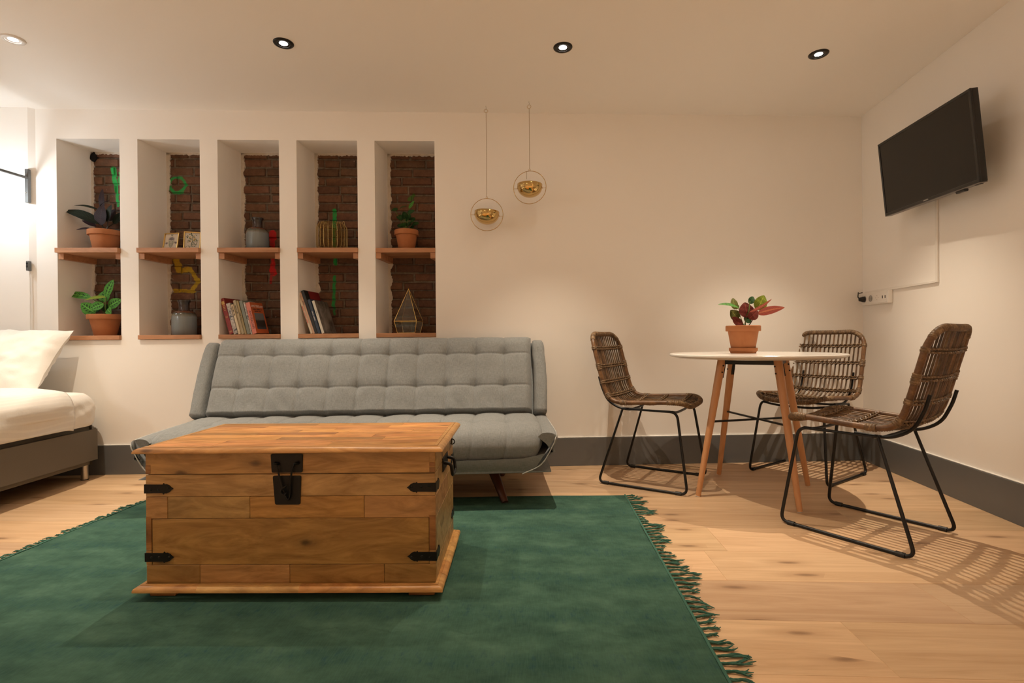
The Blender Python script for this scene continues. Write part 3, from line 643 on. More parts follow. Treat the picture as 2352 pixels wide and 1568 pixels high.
# dark leafy plant, upper right niche
rr = random.Random(11); lv = []; stv = []
for kk in range(26):
    an = rr.uniform(0, 2 * math.pi); rad = rr.uniform(90, 330); hh = rr.uniform(60, 420) * (1.0 if rad < 260 else .6)
    bx, by, bd = 575 + .45 * rad * math.cos(an), 900 - hh * .75, .00026 * .6 * rad * math.sin(an)
    tx, ty, td = 575 + rad * math.cos(an), 900 - hh, .00026 * rad * math.sin(an)
    lv.append(((bx, by, bd), (tx + rr.uniform(-20, 20), ty - rr.uniform(0, 50), td), rr.uniform(110, 170), (rr.uniform(-.4, .4), -.8, .6), 'leaf_dark', .08))
    stv.append(([(575, 925), (575 + .2 * rad * math.cos(an), 900 - hh * .4, bd * .5), (bx, by, bd)], .0013, 'stem_green'))
lv += [((650, 345, -.01), (800, 165, -.02), 90, F, 'leaf_green', .05), ((370, 350, -.01), (205, 400, -.02), 90, F, 'leaf_dark', .08), ((390, 365, -.01), (610, 310, -.02), 80, UPF, 'leaf_dark', .12), ((620, 480, -.02), (820, 420, -.03), 110, F, 'leaf_dark', .08)]
stv += [([(590, 920), (630, 520), (655, 340, -.01)], .0018, 'stem_green'), ([(540, 920), (400, 600), (300, 400, -.01)], .0018, 'stem_green')]
plant('dark green leafy plant in a terracotta pot on the upper shelf of the rightmost niche', shelf_loc(-.895, .115, ZM), .000264, (575, 900), (.0805, .132, .054, .034, .062, .012), lv, stv)

# ------------------------------------------------------------------ stoneware bottles
def bottle(label, loc, s_):
    t = thing('stoneware_bottle', label, 'vase', loc, 0, 'stoneware bottles in the niches')
    m = MB().lathe([(0, 0), (.058, 0), (.0645, .006), (.0655, .05), (.0645, .108), (.061, .124), (.052, .136), (.040, .142), (.0305, .1455), (.0285, .150), (.0275, .165), (.028, .188), (.033, .196), (.0355, .200), (.0350, .206), (.029, .2065), (.024, .200), (.023, .150)], 48)
    o = m.build('body', 'stoneware', t, 60); o.scale = (s_, s_, s_)
    d = MB().lathe([(.024, .1985), (0, .1985)], 30).build('mouth', 'opening_dark', t); d.scale = (s_, s_, s_)
bottle('grey-blue stoneware bottle on the upper shelf of the middle niche', NI(-1.888, .120, ZM), 1.08)
bottle('grey-blue stoneware bottle on the lower shelf of the second niche', NI(-2.380, .130, ZL), 1.13)

# ------------------------------------------------------------------ gilt picture frames
def picture(label, loc, rz, w, h, kind):
    t = thing('picture_frame', label, 'picture frame', loc, rz, 'small gilt frames with botanical prints'); t.rotation_euler = (R(-11), 0, rz)
    f = .0055
    m = MB()
    for (a, b, c, d) in ((-w / 2, w / 2, 0, f), (-w / 2, w / 2, h - f, h), (-w / 2, -w / 2 + f, f, h - f), (w / 2 - f, w / 2, f, h - f)): m.box(a, b, -.006, .006, c, d, .001)
    m.build('frame', 'gold_frame', t, 30)
    MB().box(-w / 2 + f, w / 2 - f, .001, .003, f, h - f).build('paper', 'paper', t, 0)
    pr = MB(); rr = random.Random(5 + kind); mats = ['print_leaf', 'print_grey'] if kind == 0 else ['print_green', 'print_yellow']
    ends = []
    def petal(m_, x, z, a, L, wd):
        ca, sa = math.cos(a), math.sin(a); pts = [(0, 0), (L * .35, wd / 2), (L * .7, wd * .4), (L, 0), (L * .7, -wd * .4), (L * .35, -wd / 2)]
        m_.add([(x + ca * p - sa * q_, .0006, z + sa * p + ca * q_) for p, q_ in pts], [tuple(range(6))])
    a_, b_ = MB(), MB()
    if kind == 0:
        for s_ in (-1, 1):
            for k in range(4): petal(a_, 0, h * (.18 + .1 * k), R(90 - s_ * (35 + 8 * k)), .030, .007)
        for k in range(7): petal(b_, 0, h * .60, R(20 + 23 * k), .028, .009)
        for k in range(4): petal(b_, .030, h * .40, R(20 + 30 * k), .018, .007); petal(b_, -.030, h * .38, R(160 - 30 * k), .016, .006)
        for k in range(3): petal(a_, 0, h * .82, R(60 + 30 * k), .018, .006)
    else:
        for k in range(46): petal(a_, rr.uniform(-.030, .030), h * rr.uniform(.12, .85), rr.uniform(0, 6.28), rr.uniform(.010, .022), rr.uniform(.003, .006))
        for k in range(12): petal(b_, rr.uniform(-.02, .02), h * rr.uniform(.5, .8), rr.uniform(0, 6.28), .011, .006)
    a_.box(-.0006, .0006, .0004, .0007, h * .1, h * .8)
    a_.build('print', mats[0], t, 0); b_.build('print', mats[1], t, 0)
picture('small gilt frame with a pale thistle print, left of the pair in the second niche', NI(-2.440, .090, ZM), NICHE_ROT - R(2), .109, .122, 0)
picture('small gilt frame with a yellow flower print, right of the pair in the second niche', NI(-2.298, .090, ZM), NICHE_ROT + R(26), .098, .130, 1)

# ------------------------------------------------------------------ brass wire basket
def basket(loc):
    t = thing('wire_basket', 'round brass wire basket on the upper shelf of the fourth niche', 'basket', loc)
    hb = .188
    def prof(v):      # radius at height fraction
        return .100 * (1 - abs(max(0, (v - .72) / .28)) ** 2.6 * .30 - max(0, (.22 - v) / .22) ** 2 * .10)
    n = 22
    for k in range(n):
        a = 2 * math.pi * k / n; pts = [(prof(v) * math.cos(a), prof(v) * math.sin(a), .002 + v * hb) for v in [j / 14 for j in range(15)]]
        pts.append((.035 * math.cos(a), .035 * math.sin(a), hb + .004))
        MB().tube(pts, .0013, 5).build('rib', 'gold_wire', t, 60)
    m = MB()
    for j in range(34):
        v = .03 + .94 * j / 33; m.tube([(prof(v) * math.cos(2 * math.pi * q / 36), prof(v) * math.sin(2 * math.pi * q / 36), .002 + v * hb) for q in range(36)], .0007, 4, closed=True)
    m.build('wire_rings', 'gold_wire', t, 60, kind='stuff')
    for s_ in (-1, 1):
        MB().tube(spline([(s_ * .070, 0, hb - .004), (s_ * .082, .0, hb + .012), (s_ * .090, 0, hb - .014)], 5), .0016, 6).build('handle', 'gold_wire', t, 60)
basket(NI(-1.397, .122, ZM))

# ------------------------------------------------------------------ glass terrarium
def terrarium(loc):
    t = thing('glass_terrarium', 'brass-edged glass pyramid terrarium on the lower shelf of the rightmost niche', 'terrarium', loc, NICHE_ROT)
    a, b, z1, z2 = .060, .076, .080, .300
    bot = [(-a, -a, .002), (a, -a, .002), (a, a, .002), (-a, a, .002)]; mid = [(-b, -b, z1), (b, -b, z1), (b, b, z1), (-b, b, z1)]; top = (0, 0, z2)
    r = .0022
    for k in range(4):
        for p, q_ in ((bot[k], bot[(k + 1) % 4]), (mid[k], mid[(k + 1) % 4]), (bot[k], mid[k]), (mid[k], top)): MB().tube([p, q_], r, 6).build('edge_bar', 'gold_frame', t, 40)
        for face in ([bot[k], bot[(k + 1) % 4], mid[(k + 1) % 4], mid[k]], [mid[k], mid[(k + 1) % 4], top]):
            c = sum((Vector(p) for p in face), Vector()) / len(face); nn = (Vector(face[1]) - Vector(face[0])).cross(Vector(face[-1]) - Vector(face[0])).normalized() * .0008
            fp = [c + (Vector(p) - c) * .97 for p in face]; n = len(fp)
            MB().add([tuple(p - nn) for p in fp] + [tuple(p + nn) for p in fp], [tuple(range(n - 1, -1, -1)), tuple(range(n, 2 * n))] + [(i, (i + 1) % n, n + (i + 1) % n, n + i) for i in range(n)]).build('pane', 'glass', t, 0)
    MB().lathe([(0, -.006), (.005, 0), (0, .006)], 10, Matrix.Translation((0, 0, z2 + .004))).build('finial', 'gold_frame', t)
terrarium(NI(-.882, .105, ZL))

# ------------------------------------------------------------------ books
def marks(name, n, size, mat, parent, M):
    # rows of small printed strokes too fine to read
    m = MB(); rr = random.Random(n); w = size * .62; x = -n * w / 2
    for i in range(n):
        if i % 7 != 6: m.box(x, x + w * rr.uniform(.45, .8), -size * .36, size * rr.uniform(.2, .36), -.0002, .0003, M=M)
        x += w
    return m.build(name, mat, parent, 0)
def book(label, u, d, th, h, dep, lean, color, cover=None, group='', mat='book_card', soft=False):
    t = thing('book', label, 'book', NI(u, d, ZL), 0, group); t.rotation_euler = (0, R(-lean), NICHE_ROT)
    c = .0018
    MB().box(0, th, 0, c, 0, h, .0006).build('spine', mat, t, 0, color)
    MB().box(0, c, c, dep, 0, h, .0005).build('cover', mat, t, 0, color)
    MB().box(th - c, th, c, dep, 0, h, .0005).build('cover', mat, t, 0, cover or color)
    MB().box(c, th - c, c, dep - .003, .003, h - .003).build('pages', 'book_pages', t, 0)
    return t
TSP = lambda x, z, rz=0: Matrix.Translation((x, -.0006, z)) @ Matrix.Rotation(R(90), 4, 'X') @ Matrix.Rotation(R(rz), 4, 'Z')
G3, G4 = 'paperbacks leaning in the middle niche', 'books leaning in the fourth niche'
k3 = .000433; u3 = -2.010
bk = lambda x: u3 + (x - 318) * k3
b = book('tall dark red book with gold lettering, leftmost in the middle niche', bk(318), .012, .028, .240, .165, 15.6, (.24, .022, .020), group=G3)
MB().box(.004, .024, -.0008, .0, .198, .220).build('title_patch', 'ink_gold', b, 0)
MB().lathe([(.0065, -.0002), (.0065, .0004), (.0045, .0004), (.0045, -.0002)], 20, Matrix.Translation((.014, -.0004, .115)) @ Matrix.Rotation(R(90), 4, 'X'), closed=True).build('emblem', 'ink_gold', b)
for z in (.012, .016, .020): MB().box(.005, .023, -.0006, 0, z, z + .0015).build('gilt_line', 'ink_gold', b, 0)
for q_, z in enumerate((.188, .178, .168, .158)): MB().box(.006 + .001 * q_, .020, -.0006, 0, z, z + .004).build('gilt_line', 'ink_gold', b, 0)
book('grey marbled paperback beside the dark red book', bk(386), .010, .027, .207, .135, 15, (.4, .38, .35), group=G3, mat='book_marbled')
b = book('slim cream book with a pale label, third in the middle niche', bk(456), .008, .017, .200, .13, 15, (.56, .45, .29), group=G3)
MB().box(.002, .015, -.0006, 0, .02, .125).build('spine_label', 'ink_cream', b, 0); marks('lettering', 9, .011, 'ink_black', b, TSP(.0085, .155, -90))
b = book('tall tan book with faint lettering, fourth in the middle niche', bk(498), .011, .018, .228, .14, 15, (.42, .35, .22), group=G3); marks('lettering', 11, .008, 'ink_black', b, TSP(.009, .165, -90))
b = book('thin olive book with dark spine print, fifth in the middle niche', bk(543), .012, .014, .224, .14, 15, (.34, .27, .13), group=G3); marks('lettering', 12, .007, 'ink_black', b, TSP(.007, .12, -90))
book('grey-green paperback right of the olive book', bk(583), .012, .021, .224, .14, 14.5, (.20, .22, .18), group=G3)
book('thin worn white booklet left of the salmon paperback', bk(637), .010, .011, .214, .13, 14, (.50, .47, .41), group=G3, mat='book_marbled')
b = book('salmon-spined paperback with an orange AMSTERDAM cover, rightmost in the middle niche', bk(668), .006, .029, .210, .138, 13.5, (.62, .20, .14), (.50, .105, .025), group=G3)
CV = lambda y, z: Matrix.Translation((.0294, y, z)) @ Matrix.Rotation(R(90), 4, 'Z') @ Matrix.Rotation(R(90), 4, 'X')
text('lettering', 'AMSTERDAM', .021, 'ink_black', b, TSP(.017, .095, -90)); text('lettering', 'AMSTERDAM', .0225, 'ink_white', b, CV(.070, .183))
marks('lettering', 16, .010, 'ink_black', b, CV(.070, .163)); marks('lettering', 12, .010, 'ink_black', b, CV(.070, .150))
MB().box(.0291, .0296, .022, .122, .030, .138).build('cover_photo', 'photo_sky', b, 0)
k4 = .000433; u4 = -1.488; bq = lambda x: u4 + (x - 1540) * k4
b = book('tall thin cream book with red spine print, leftmost in the fourth niche', bq(1540), .008, .012, .286, .19, 19, (.60, .50, .38), group=G4); marks('lettering', 19, .010, 'ink_red', b, TSP(.006, .13, -90))
b = book('tall thin pinkish tan book, second in the fourth niche', bq(1571), .010, .013, .285, .19, 19, (.50, .32, .22), group=G4); marks('lettering', 6, .008, 'ink_black', b, TSP(.0065, .21, -90))
b = book('tall black-spined book with a red cover, tallest in the fourth niche', bq(1606), .006, .018, .296, .20, 18.5, (.012, .012, .012), (.22, .012, .014), group=G4)
MB().box(.0178, .0184, 0, .055, 0, .296).build('cloth_back', 'black_plastic', b, 0)
b = book('shorter dark blue book, fourth in the fourth niche', bq(1653), .004, .018, .233, .17, 18, (.020, .035, .065), group=G4); marks('lettering', 13, .008, 'ink_white', b, TSP(.009, .12, -90))
b = book('white-spined book with a grey photo cover, rightmost in the fourth niche', bq(1712), .002, .017, .224, .18, 17.5, (.56, .52, .44), (.2, .18, .16), group=G4)
MB().box(.0168, .0176, .004, .178, .002, .222).build('cover_photo', 'photo_grey', b, 0); marks('lettering', 9, .006, 'ink_black', b, TSP(.0085, .14, -90))

# ------------------------------------------------------------------ hanging brass bowls
def hanging_bowl(label, x, y, z_ring, swing, tilt, rot):
    t = thing('hanging_bowl', label, 'hanging planter', (x, y, z_ring), rot, 'brass bowls hung from the ceiling')
    RR = .103
    MB().tube([(RR * math.cos(2 * math.pi * k / 64), 0, RR * math.sin(2 * math.pi * k / 64)) for k in range(64)], .0019, 8, closed=True).build('ring', 'brass', t, 60)
    M = Matrix.Rotation(R(tilt), 4, 'Y')
    pr = [(.0, -.062)] + [(.078 * math.sin(a), -.062 * math.cos(a)) for a in [R(8 * k) for k in range(1, 11)]] + [(.0785, -.004), (.0790, -.002), (.0795, .018), (.0785, .019), (.0770, .018), (.0765, -.003)]
    pr += [(.0755 * math.sin(a), -.0595 * math.cos(a)) for a in [R(80 - 8 * k) for k in range(0, 10)]] + [(0, -.0595)]
    MB().lathe(pr, 56, M).build('bowl', 'brass', t, 50)
    MB().lathe([(.0798, -.0030), (.0804, -.0022), (.0798, -.0014)], 56, M).build('rim_bead', 'brass', t, 60)
    for s_ in (-1, 1):
        a = M @ Vector((s_ * .079, 0, -.006)); b = Vector((s_ * RR, 0, a.z)); b.x = s_ * math.sqrt(RR ** 2 - a.z ** 2)
        MB().tube([a, b], .0013, 6).build('pivot', 'brass', t, 60); MB().lathe([(0, -.004), (.004, 0), (0, .004)], 10, Matrix.Translation(a)).build('pivot_knob', 'brass', t, 60)
    MB().tube([(.005 * math.cos(2 * math.pi * k / 16), 0, RR + .007 + .006 * math.sin(2 * math.pi * k / 16)) for k in range(16)], .0012, 6, closed=True).build('eyelet', 'brass', t, 60)
    top = ZC - z_ring
    MB().tube([(0, 0, RR + .012), (0, 0, top - .045)], .0014, 6).build('cord', 'cord', t, 60)
    MB().tube([(.012 * math.cos(2 * math.pi * k / 24), .003 * math.sin(2 * math.pi * k / 24), top - .033 + .0125 * math.sin(2 * math.pi * k / 24)) for k in range(24)], .0013, 6, closed=True).build('loop', 'brass', t, 60)
    MB().tube(spline([(0, 0, top + .002), (0, 0, top - .010), (.004, 0, top - .016), (.001, 0, top - .022), (-.004, 0, top - .019)], 5), .0014, 6).build('ceiling_hook', 'brushed_steel', t, 60)
    return t
hanging_bowl('brass bowl in a ring hung lower and to the left', -.320, 3.265, 1.640, 0, 3.5, R(4))
hb2 = hanging_bowl('brass bowl in a ring hung higher and to the right', -.044, 3.225, 1.795, 0, 1.5, R(-6))
MB().tube([(-.018, -.004, .100), (-.002, -.004, .104), (-.018, -.004, .101), (-.019, -.004, .052)], .0012, 6).build('side_strap', 'cord', hb2, 60)

# ------------------------------------------------------------------ television, its bracket, cable duct, sockets
RROT = math.atan2(-RD.y, -RD.x)
def television():
    t = thing('television', 'black flat television on a bracket on the right-hand wall', 'television', (1.992, 2.754, 1.743))
    Rz = Matrix.Rotation(R(-95.54), 4, 'Z'); Rx = Matrix.Rotation(R(6.17), 4, 'X'); Ry = Matrix.Rotation(R(1.6), 4, 'Y')
    t.rotation_euler = (Rz @ Rx @ Ry).to_euler()
    w, h = .365, .21
    MB().box(-w, w, .004, .032, -h, h, .004, 2).build('housing', 'tv_body', t, 40)
    MB().box(-w * .72, w * .72, .030, .062, -h * .86, h * .55, .012, 2).build('rear_housing', 'tv_body', t, 40)
    m = MB(); bz = .013
    for (a, b, c, d) in ((-w, w, h - bz, h), (-w, w, -h, -h + bz * 1.15), (-w, -w + bz, -h + bz, h - bz), (w - bz, w, -h + bz, h - bz)): m.box(a, b, -.004, .006, c, d, .0012)
    m.build('bezel', 'tv_body', t, 30)
    MB().box(-w + bz, w - bz, -.001, .004, -h + bz * 1.1, h - bz).build('screen', 'tv_screen', t, 0)
    MB().box(-w, w, -.004, .030, -h - .003, -h, .001).build('bottom_edge', 'tv_grey', t, 0)
    MB().box(.19, .25, .010, .030, -h - .014, -h - .002, .003).build('control_knob', 'tv_body', t, 30)
    MB().box(.31, .345, .012, .028, -h - .006, -h - .002, .002).build('speaker_slot', 'tv_body', t, 30)
    text('logo', 'SAMSUNG', .0085, 'logo_silver', t, Matrix.Translation((0, -.0046, -h + .0075)) @ Matrix.Rotation(R(90), 4, 'X'))
    MB().box(-.10, .10, .060, .070, -.10, .10, .002).build('mount_plate', 'black_steel', t, 0)
    MB().box(-.03, .03, .068, .098, -.05, .05, .003).build('mount_arm', 'black_steel', t, 0)
    return t
television()
wm = thing('tv_wall_bracket', 'black wall bracket hidden behind the television', 'bracket', RWp(.78, .0, 1.74), RROT)
MB().box(-.06, .06, .0, .012, -.11, .11, .002).build('wall_plate', 'black_steel', wm, 0); MB().box(-.02, .02, .010, .060, -.04, .04, .003).build('arm', 'black_steel', wm, 0)
RM_ = Matrix(((RD.x, RN.x, 0, RW0.x), (RD.y, RN.y, 0, RW0.y), (0, 0, 1, 0), (0, 0, 0, 1)))
t = thing('cable_duct', 'thin white cable duct running down and along the wall below the television', 'cable duct', RWp(.73, .001, 1.1315), RROT)
MB().box(-.008, .008, .0, .010, -.004, .62, .0015).build('upright_run', 'plastic_white', t, 0)
MB().box(.008, .685, .0, .010, -.006, .008, .0015).build('level_run', 'plastic_white', t, 0)
t = thing('socket_strip', 'white wall socket strip in the corner below the television', 'socket', RWp(.190, .001, 1.086), RROT)
MB().box(-.146, .146, 0, .030, -.041, .041, .006, 2).build('housing', 'plastic_white', t, 40)
MB().box(-.138, .138, .029, .0325, -.034, .034, .002).build('face', 'plastic_white', t, 0)
for k, x in enumerate((.105, .035)):
    MB().lathe([(.0, .0), (.019, .0), (.0205, .002), (.021, .0005)], 28, Matrix.Translation((x, .0325, 0)) @ Matrix.Rotation(R(-90), 4, 'X')).build('socket_well', 'plastic_shade', t, 60)
for k in range(4):
    a = k * math.pi / 2; MB().box(-.035 + .013 * math.cos(a) - .002, -.035 + .013 * math.cos(a) + .002, .032, .0332, .013 * math.sin(a) - .002, .013 * math.sin(a) + .002).build('pin_hole', 'plastic_shade', t, 0)
for x in (-.094, -.122): MB().box(x - .004, x + .004, .032, .0334, -.009, .009, .001).build('usb_port', 'black_plastic', t, 0)
p = thing('power_plug', 'black power plug with cord in the socket strip', 'plug', RWp(.083, .0345, 1.086), RROT)
MB().lathe([(.0, 0), (.0185, 0), (.0185, .010), (.016, .016), (.012, .030), (0, .034)], 24, Matrix.Rotation(R(-90), 4, 'X')).build('plug_body', 'black_plastic', p, 50)
MB().tube(spline([(0, .026, .004), (.016, .030, .016), (.030, .022, .036), (.052, .010, .050)], 6), [.006] * 3 + [.0035] * 16, 8).build('plug_cord', 'black_plastic', p, 60)
MB().tube(spline([(.034, .018, .040), (.022, .012, .044), (.010, .006, .046)], 4), .003, 6).build('plug_cord', 'black_plastic', p, 60)

# ------------------------------------------------------------------ round table
def table():
    t = thing('round_table', 'round white table with splayed beech legs and black crossbars', 'table', TBL, R(0))
    rad = .44
    MB().lathe([(0, TZ), (rad - .004, TZ), (rad, TZ - .003), (rad, TZ - .010), (rad - .006, TZ - .015), (rad - .045, TZ - .024), (0, TZ - .024)], 96).build('table_top', 'table_white', t, 30)
    feet = [(-.350, -.108), (-.071, .335), (.067, -.333), (.354, .108)]
    tops = []
    for (x, y) in feet:
        L = math.hypot(x, y); ux, uy = x / L, y / L; top = Vector((ux * .200, uy * .200, TZ - .030)); bot = Vector((ux * .352, uy * .352, 0)); tops.append((top, bot))
        ax = (top - bot).normalized()
        lg = MB().tube([bot, bot + ax * .01, bot + ax * .25, bot + ax * .62, top], [.0125, .0135, .0165, .0205, .0210], 20).build('leg', 'beech', t, 60)
        MB().tube([bot - ax * .0, bot + ax * .006], .0128, 16).build('foot_pad', 'plastic_white', lg, 60)
        sd = Vector((-uy, ux, 0))
        for f_ in (.66, .60):
            c = bot + (top - bot) * (f_ / .72)
        for zz in (.690, .655):
            c = bot + (top - bot) * (zz / (TZ - .03)); MB().tube([c - sd * .024, c + sd * .024], .0042, 8).build('bolt', 'iron_stud', lg, 60)
        a = top + Vector((-ux * .022, -uy * .022, 0)); 
        MB().box(-.008, .008, -.003, .003, -.10, .004, M=Matrix.Translation(a) @ Matrix.Rotation(math.atan2(uy, ux) + math.pi / 2, 4, 'Z') @ Matrix.Rotation(-math.atan2(.152, .715) * 1.0, 4, 'X')).build('leg_bracket', 'black_steel', t, 0)
    for k, (i, j) in enumerate(((0, 3), (1, 2))):
        zz = .392 - .0 * k; c0 = tops[i][1] + (tops[i][0] - tops[i][1]) * (zz / .715); c1 = tops[j][1] + (tops[j][0] - tops[j][1]) * (zz / .715)
        MB().tube([c0 + Vector((0, 0, .004 * (1 if k else -1))), c1 + Vector((0, 0, .004 * (1 if k else -1)))], .006, 10).build('cross_bar', 'black_steel', t, 60)
    order = [0, 2, 3, 1]
    for k in range(4):
        a = tops[order[k]][0]; b = tops[order[(k + 1) % 4]][0]; d = (b - a); ang = math.atan2(d.y, d.x)
        MB().box(0.01, d.length - .01, -.010, .010, -.026, .006, M=Matrix.Translation(a + Vector((0, 0, .001))) @ Matrix.Rotation(ang, 4, 'Z')).build('frame_bar', 'black_steel', t, 0)
table()

# ------------------------------------------------------------------ rattan chairs
def rattan_chair(label, loc, rz):
    t = thing('rattan_chair', label, 'chair', loc, rz, 'rattan chairs around the round table')
    prof = spline([(0, .240, .458), (0, .205, .470), (0, .10, .466), (0, -.03, .458), (0, -.130, .456), (0, -.190, .474), (0, -.228, .525), (0, -.252, .60), (0, -.278, .70), (0, -.304, .80), (0, -.322, .868)], 10)
    cum = [0.0]
    for a, b in zip(prof[:-1], prof[1:]): cum.append(cum[-1] + (b - a).length)
    LT = cum[-1]
    def P(s_):
        s_ = min(max(s_, 0), LT)
        for i in range(len(cum) - 1):
            if cum[i + 1] >= s_: 
                f = (s_ - cum[i]) / (cum[i + 1] - cum[i]); tn = (prof[i + 1] - prof[i]).normalized(); return prof[i].lerp(prof[i + 1], f), tn
        return prof[-1], (prof[-1] - prof[-2]).normalized()
    HW = .210
    def S(x, s_, off=0.0):
        p, tn = P(s_); nr = Vector((0, -tn.z, tn.y)) * -1          # towards the sitter
        if nr.y < 0 and abs(nr.y) > abs(nr.z): nr = -nr
        if nr.z < 0 and abs(nr.z) >= abs(nr.y): nr = -nr
        k = (x / HW) ** 2
        q_ = p + nr * (.020 * k + off); q_.x = x; return q_
    # outer frame: rounded loop in (x, s)
    rc = .100; loop = []
    cs = [(HW - rc, rc, -90), (HW - rc, LT - rc, 0), (-HW + rc, LT - rc, 90), (-HW + rc, rc, 180)]
    for (cx_, cs_, a0) in cs:
        for k in range(9):
            a = R(a0 + 90 * k / 8); loop.append((cx_ + rc * math.cos(a), cs_ + rc * math.sin(a)))
    dense = []
    for i in range(len(loop)):
        a, b = loop[i], loop[(i + 1) % len(loop)]; n = max(1, int(math.hypot(b[0] - a[0], b[1] - a[1]) / .02))
        for k in range(n): dense.append((a[0] + (b[0] - a[0]) * k / n, a[1] + (b[1] - a[1]) * k / n))
    MB().tube([S(x, s_) for x, s_ in dense], .0125, 10, closed=True).build('frame', 'rattan', t, 60, (1.05, .9, .75))
    # wrapped stretches of the frame
    def wrap(sel, name='wrapping', rb=.0138):
        run = []; runs = []
        for i, (x, s_) in enumerate(dense + dense[:1]):
            if sel(x, s_): run.append((x, s_))
            elif run: runs.append(run); run = []
        if run: runs.append(run)
        for rn in runs:
            if len(rn) < 2: continue
            fine = []; m = MB()
            for (a, b) in zip(rn[:-1], rn[1:]):
                for k in range(6): fine.append(S(a[0] + (b[0] - a[0]) * k / 6, a[1] + (b[1] - a[1]) * k / 6))
            fine.append(S(*rn[-1]))
            m.tube(fine, [rb + (.0016 if (k % 3) == 1 else 0.0) for k in range(len(fine))], 10)
            m.build(name, 'rattan_binding', t, 45)
    wrap(lambda x, s_: s_ > LT - .055)
    wrap(lambda x, s_: s_ < .115)
    SB = [.075, .215, .345, .470, .560, .655, .765]     # woven bands: distance along the shell
    for sb in SB[2:]: wrap(lambda x, s_, sb=sb: abs(x) > HW - .02 and abs(s_ - sb) < .022, rb=.0150)
    # canes running from the seat front to the top of the back
    n = 15
    for i in range(n):
        x = -.178 + .356 * i / (n - 1); e = .006
        ex = max(0, abs(x) - (HW - rc)); ins = rc - math.sqrt(max(0, rc * rc - ex * ex)) + e
        pts = [S(x, ins + (LT - 2 * ins) * k / 34) for k in range(35)]; sh = rnd.uniform(.55, 1.35)
        MB().tube(pts, .0046, 6).build('cane', 'rattan', t, 60, (sh, sh * rnd.uniform(.92, 1.05), sh * rnd.uniform(.85, 1.05)))
    # woven bands: twisted pairs over and under the canes
    for bi, sb in enumerate(SB):
        ex = 0; wdt = HW - .006; m = MB()
        for row in (-1, 1):
            for k in range(2):
                pts = []
                for j in range(113):
                    x = -wdt + 2 * wdt * j / 112; ph = x * 2 * math.pi / .0508 + k * math.pi
                    pts.append(S(x, sb + row * .0062 + .0026 * math.cos(ph * 2) * row, .0088 * math.cos(ph)))
                m.tube(pts, .0038, 5)
        m.build('woven_band', 'rattan_binding', t, 60)
    # steel frame
    rd = .0072; zt = .436
    for s_ in (-1, 1):
        xb, xt = s_ * .2275, s_ * .185
        path = rounded([(xt, -.118, zt), (xb, -.2525, rd + .001), (xb, .2525, rd + .001), (xt, .190, zt), (xt, -.118, zt)], .040, 7)
        MB().tube(path[:-1], rd, 10, closed=True).build('sled_leg', 'black_steel', t, 60)
        for y in (-.205, .205):
            M = Matrix.Translation((xb, y, rd + .001)) @ Matrix.Rotation(R(90), 4, 'X')
            MB().lathe([(rd, -.015), (.0108, -.015), (.0108, .015), (rd, .015)], 14, M, closed=True).build('foot_clip', 'black_plastic', t, 30)
        MB().tube(rounded([(s_ * .15, -.02, zt), (s_ * .15, -.150, zt - .004), (s_ * .15, -.225, .475), (s_ * .15, -.262, .56), (s_ * .15, -.276, .615)], .05, 6), rd * .95, 10).build('back_stay', 'black_steel', t, 60)
    for y in (.165, -.100): MB().tube(spline([(-.185, y, zt), (-.10, y, zt - .012), (0, y, zt - .014), (.10, y, zt - .012), (.185, y, zt)], 6), rd * .95, 10).build('cross_bar', 'black_steel', t, 60)
    return t
ch = rattan_chair('rattan chair left of the round table, facing right', (.676, 3.074, 0), R(-29.8 - 90))
dup(ch, (1.655, 3.255, 0), R(217.3 - 90), 'rattan chair behind the table in the corner of the room')
dup(ch, (1.425, 2.316, 0), R(127.2 - 90), 'rattan chair nearest the camera, its back to the right-hand wall')

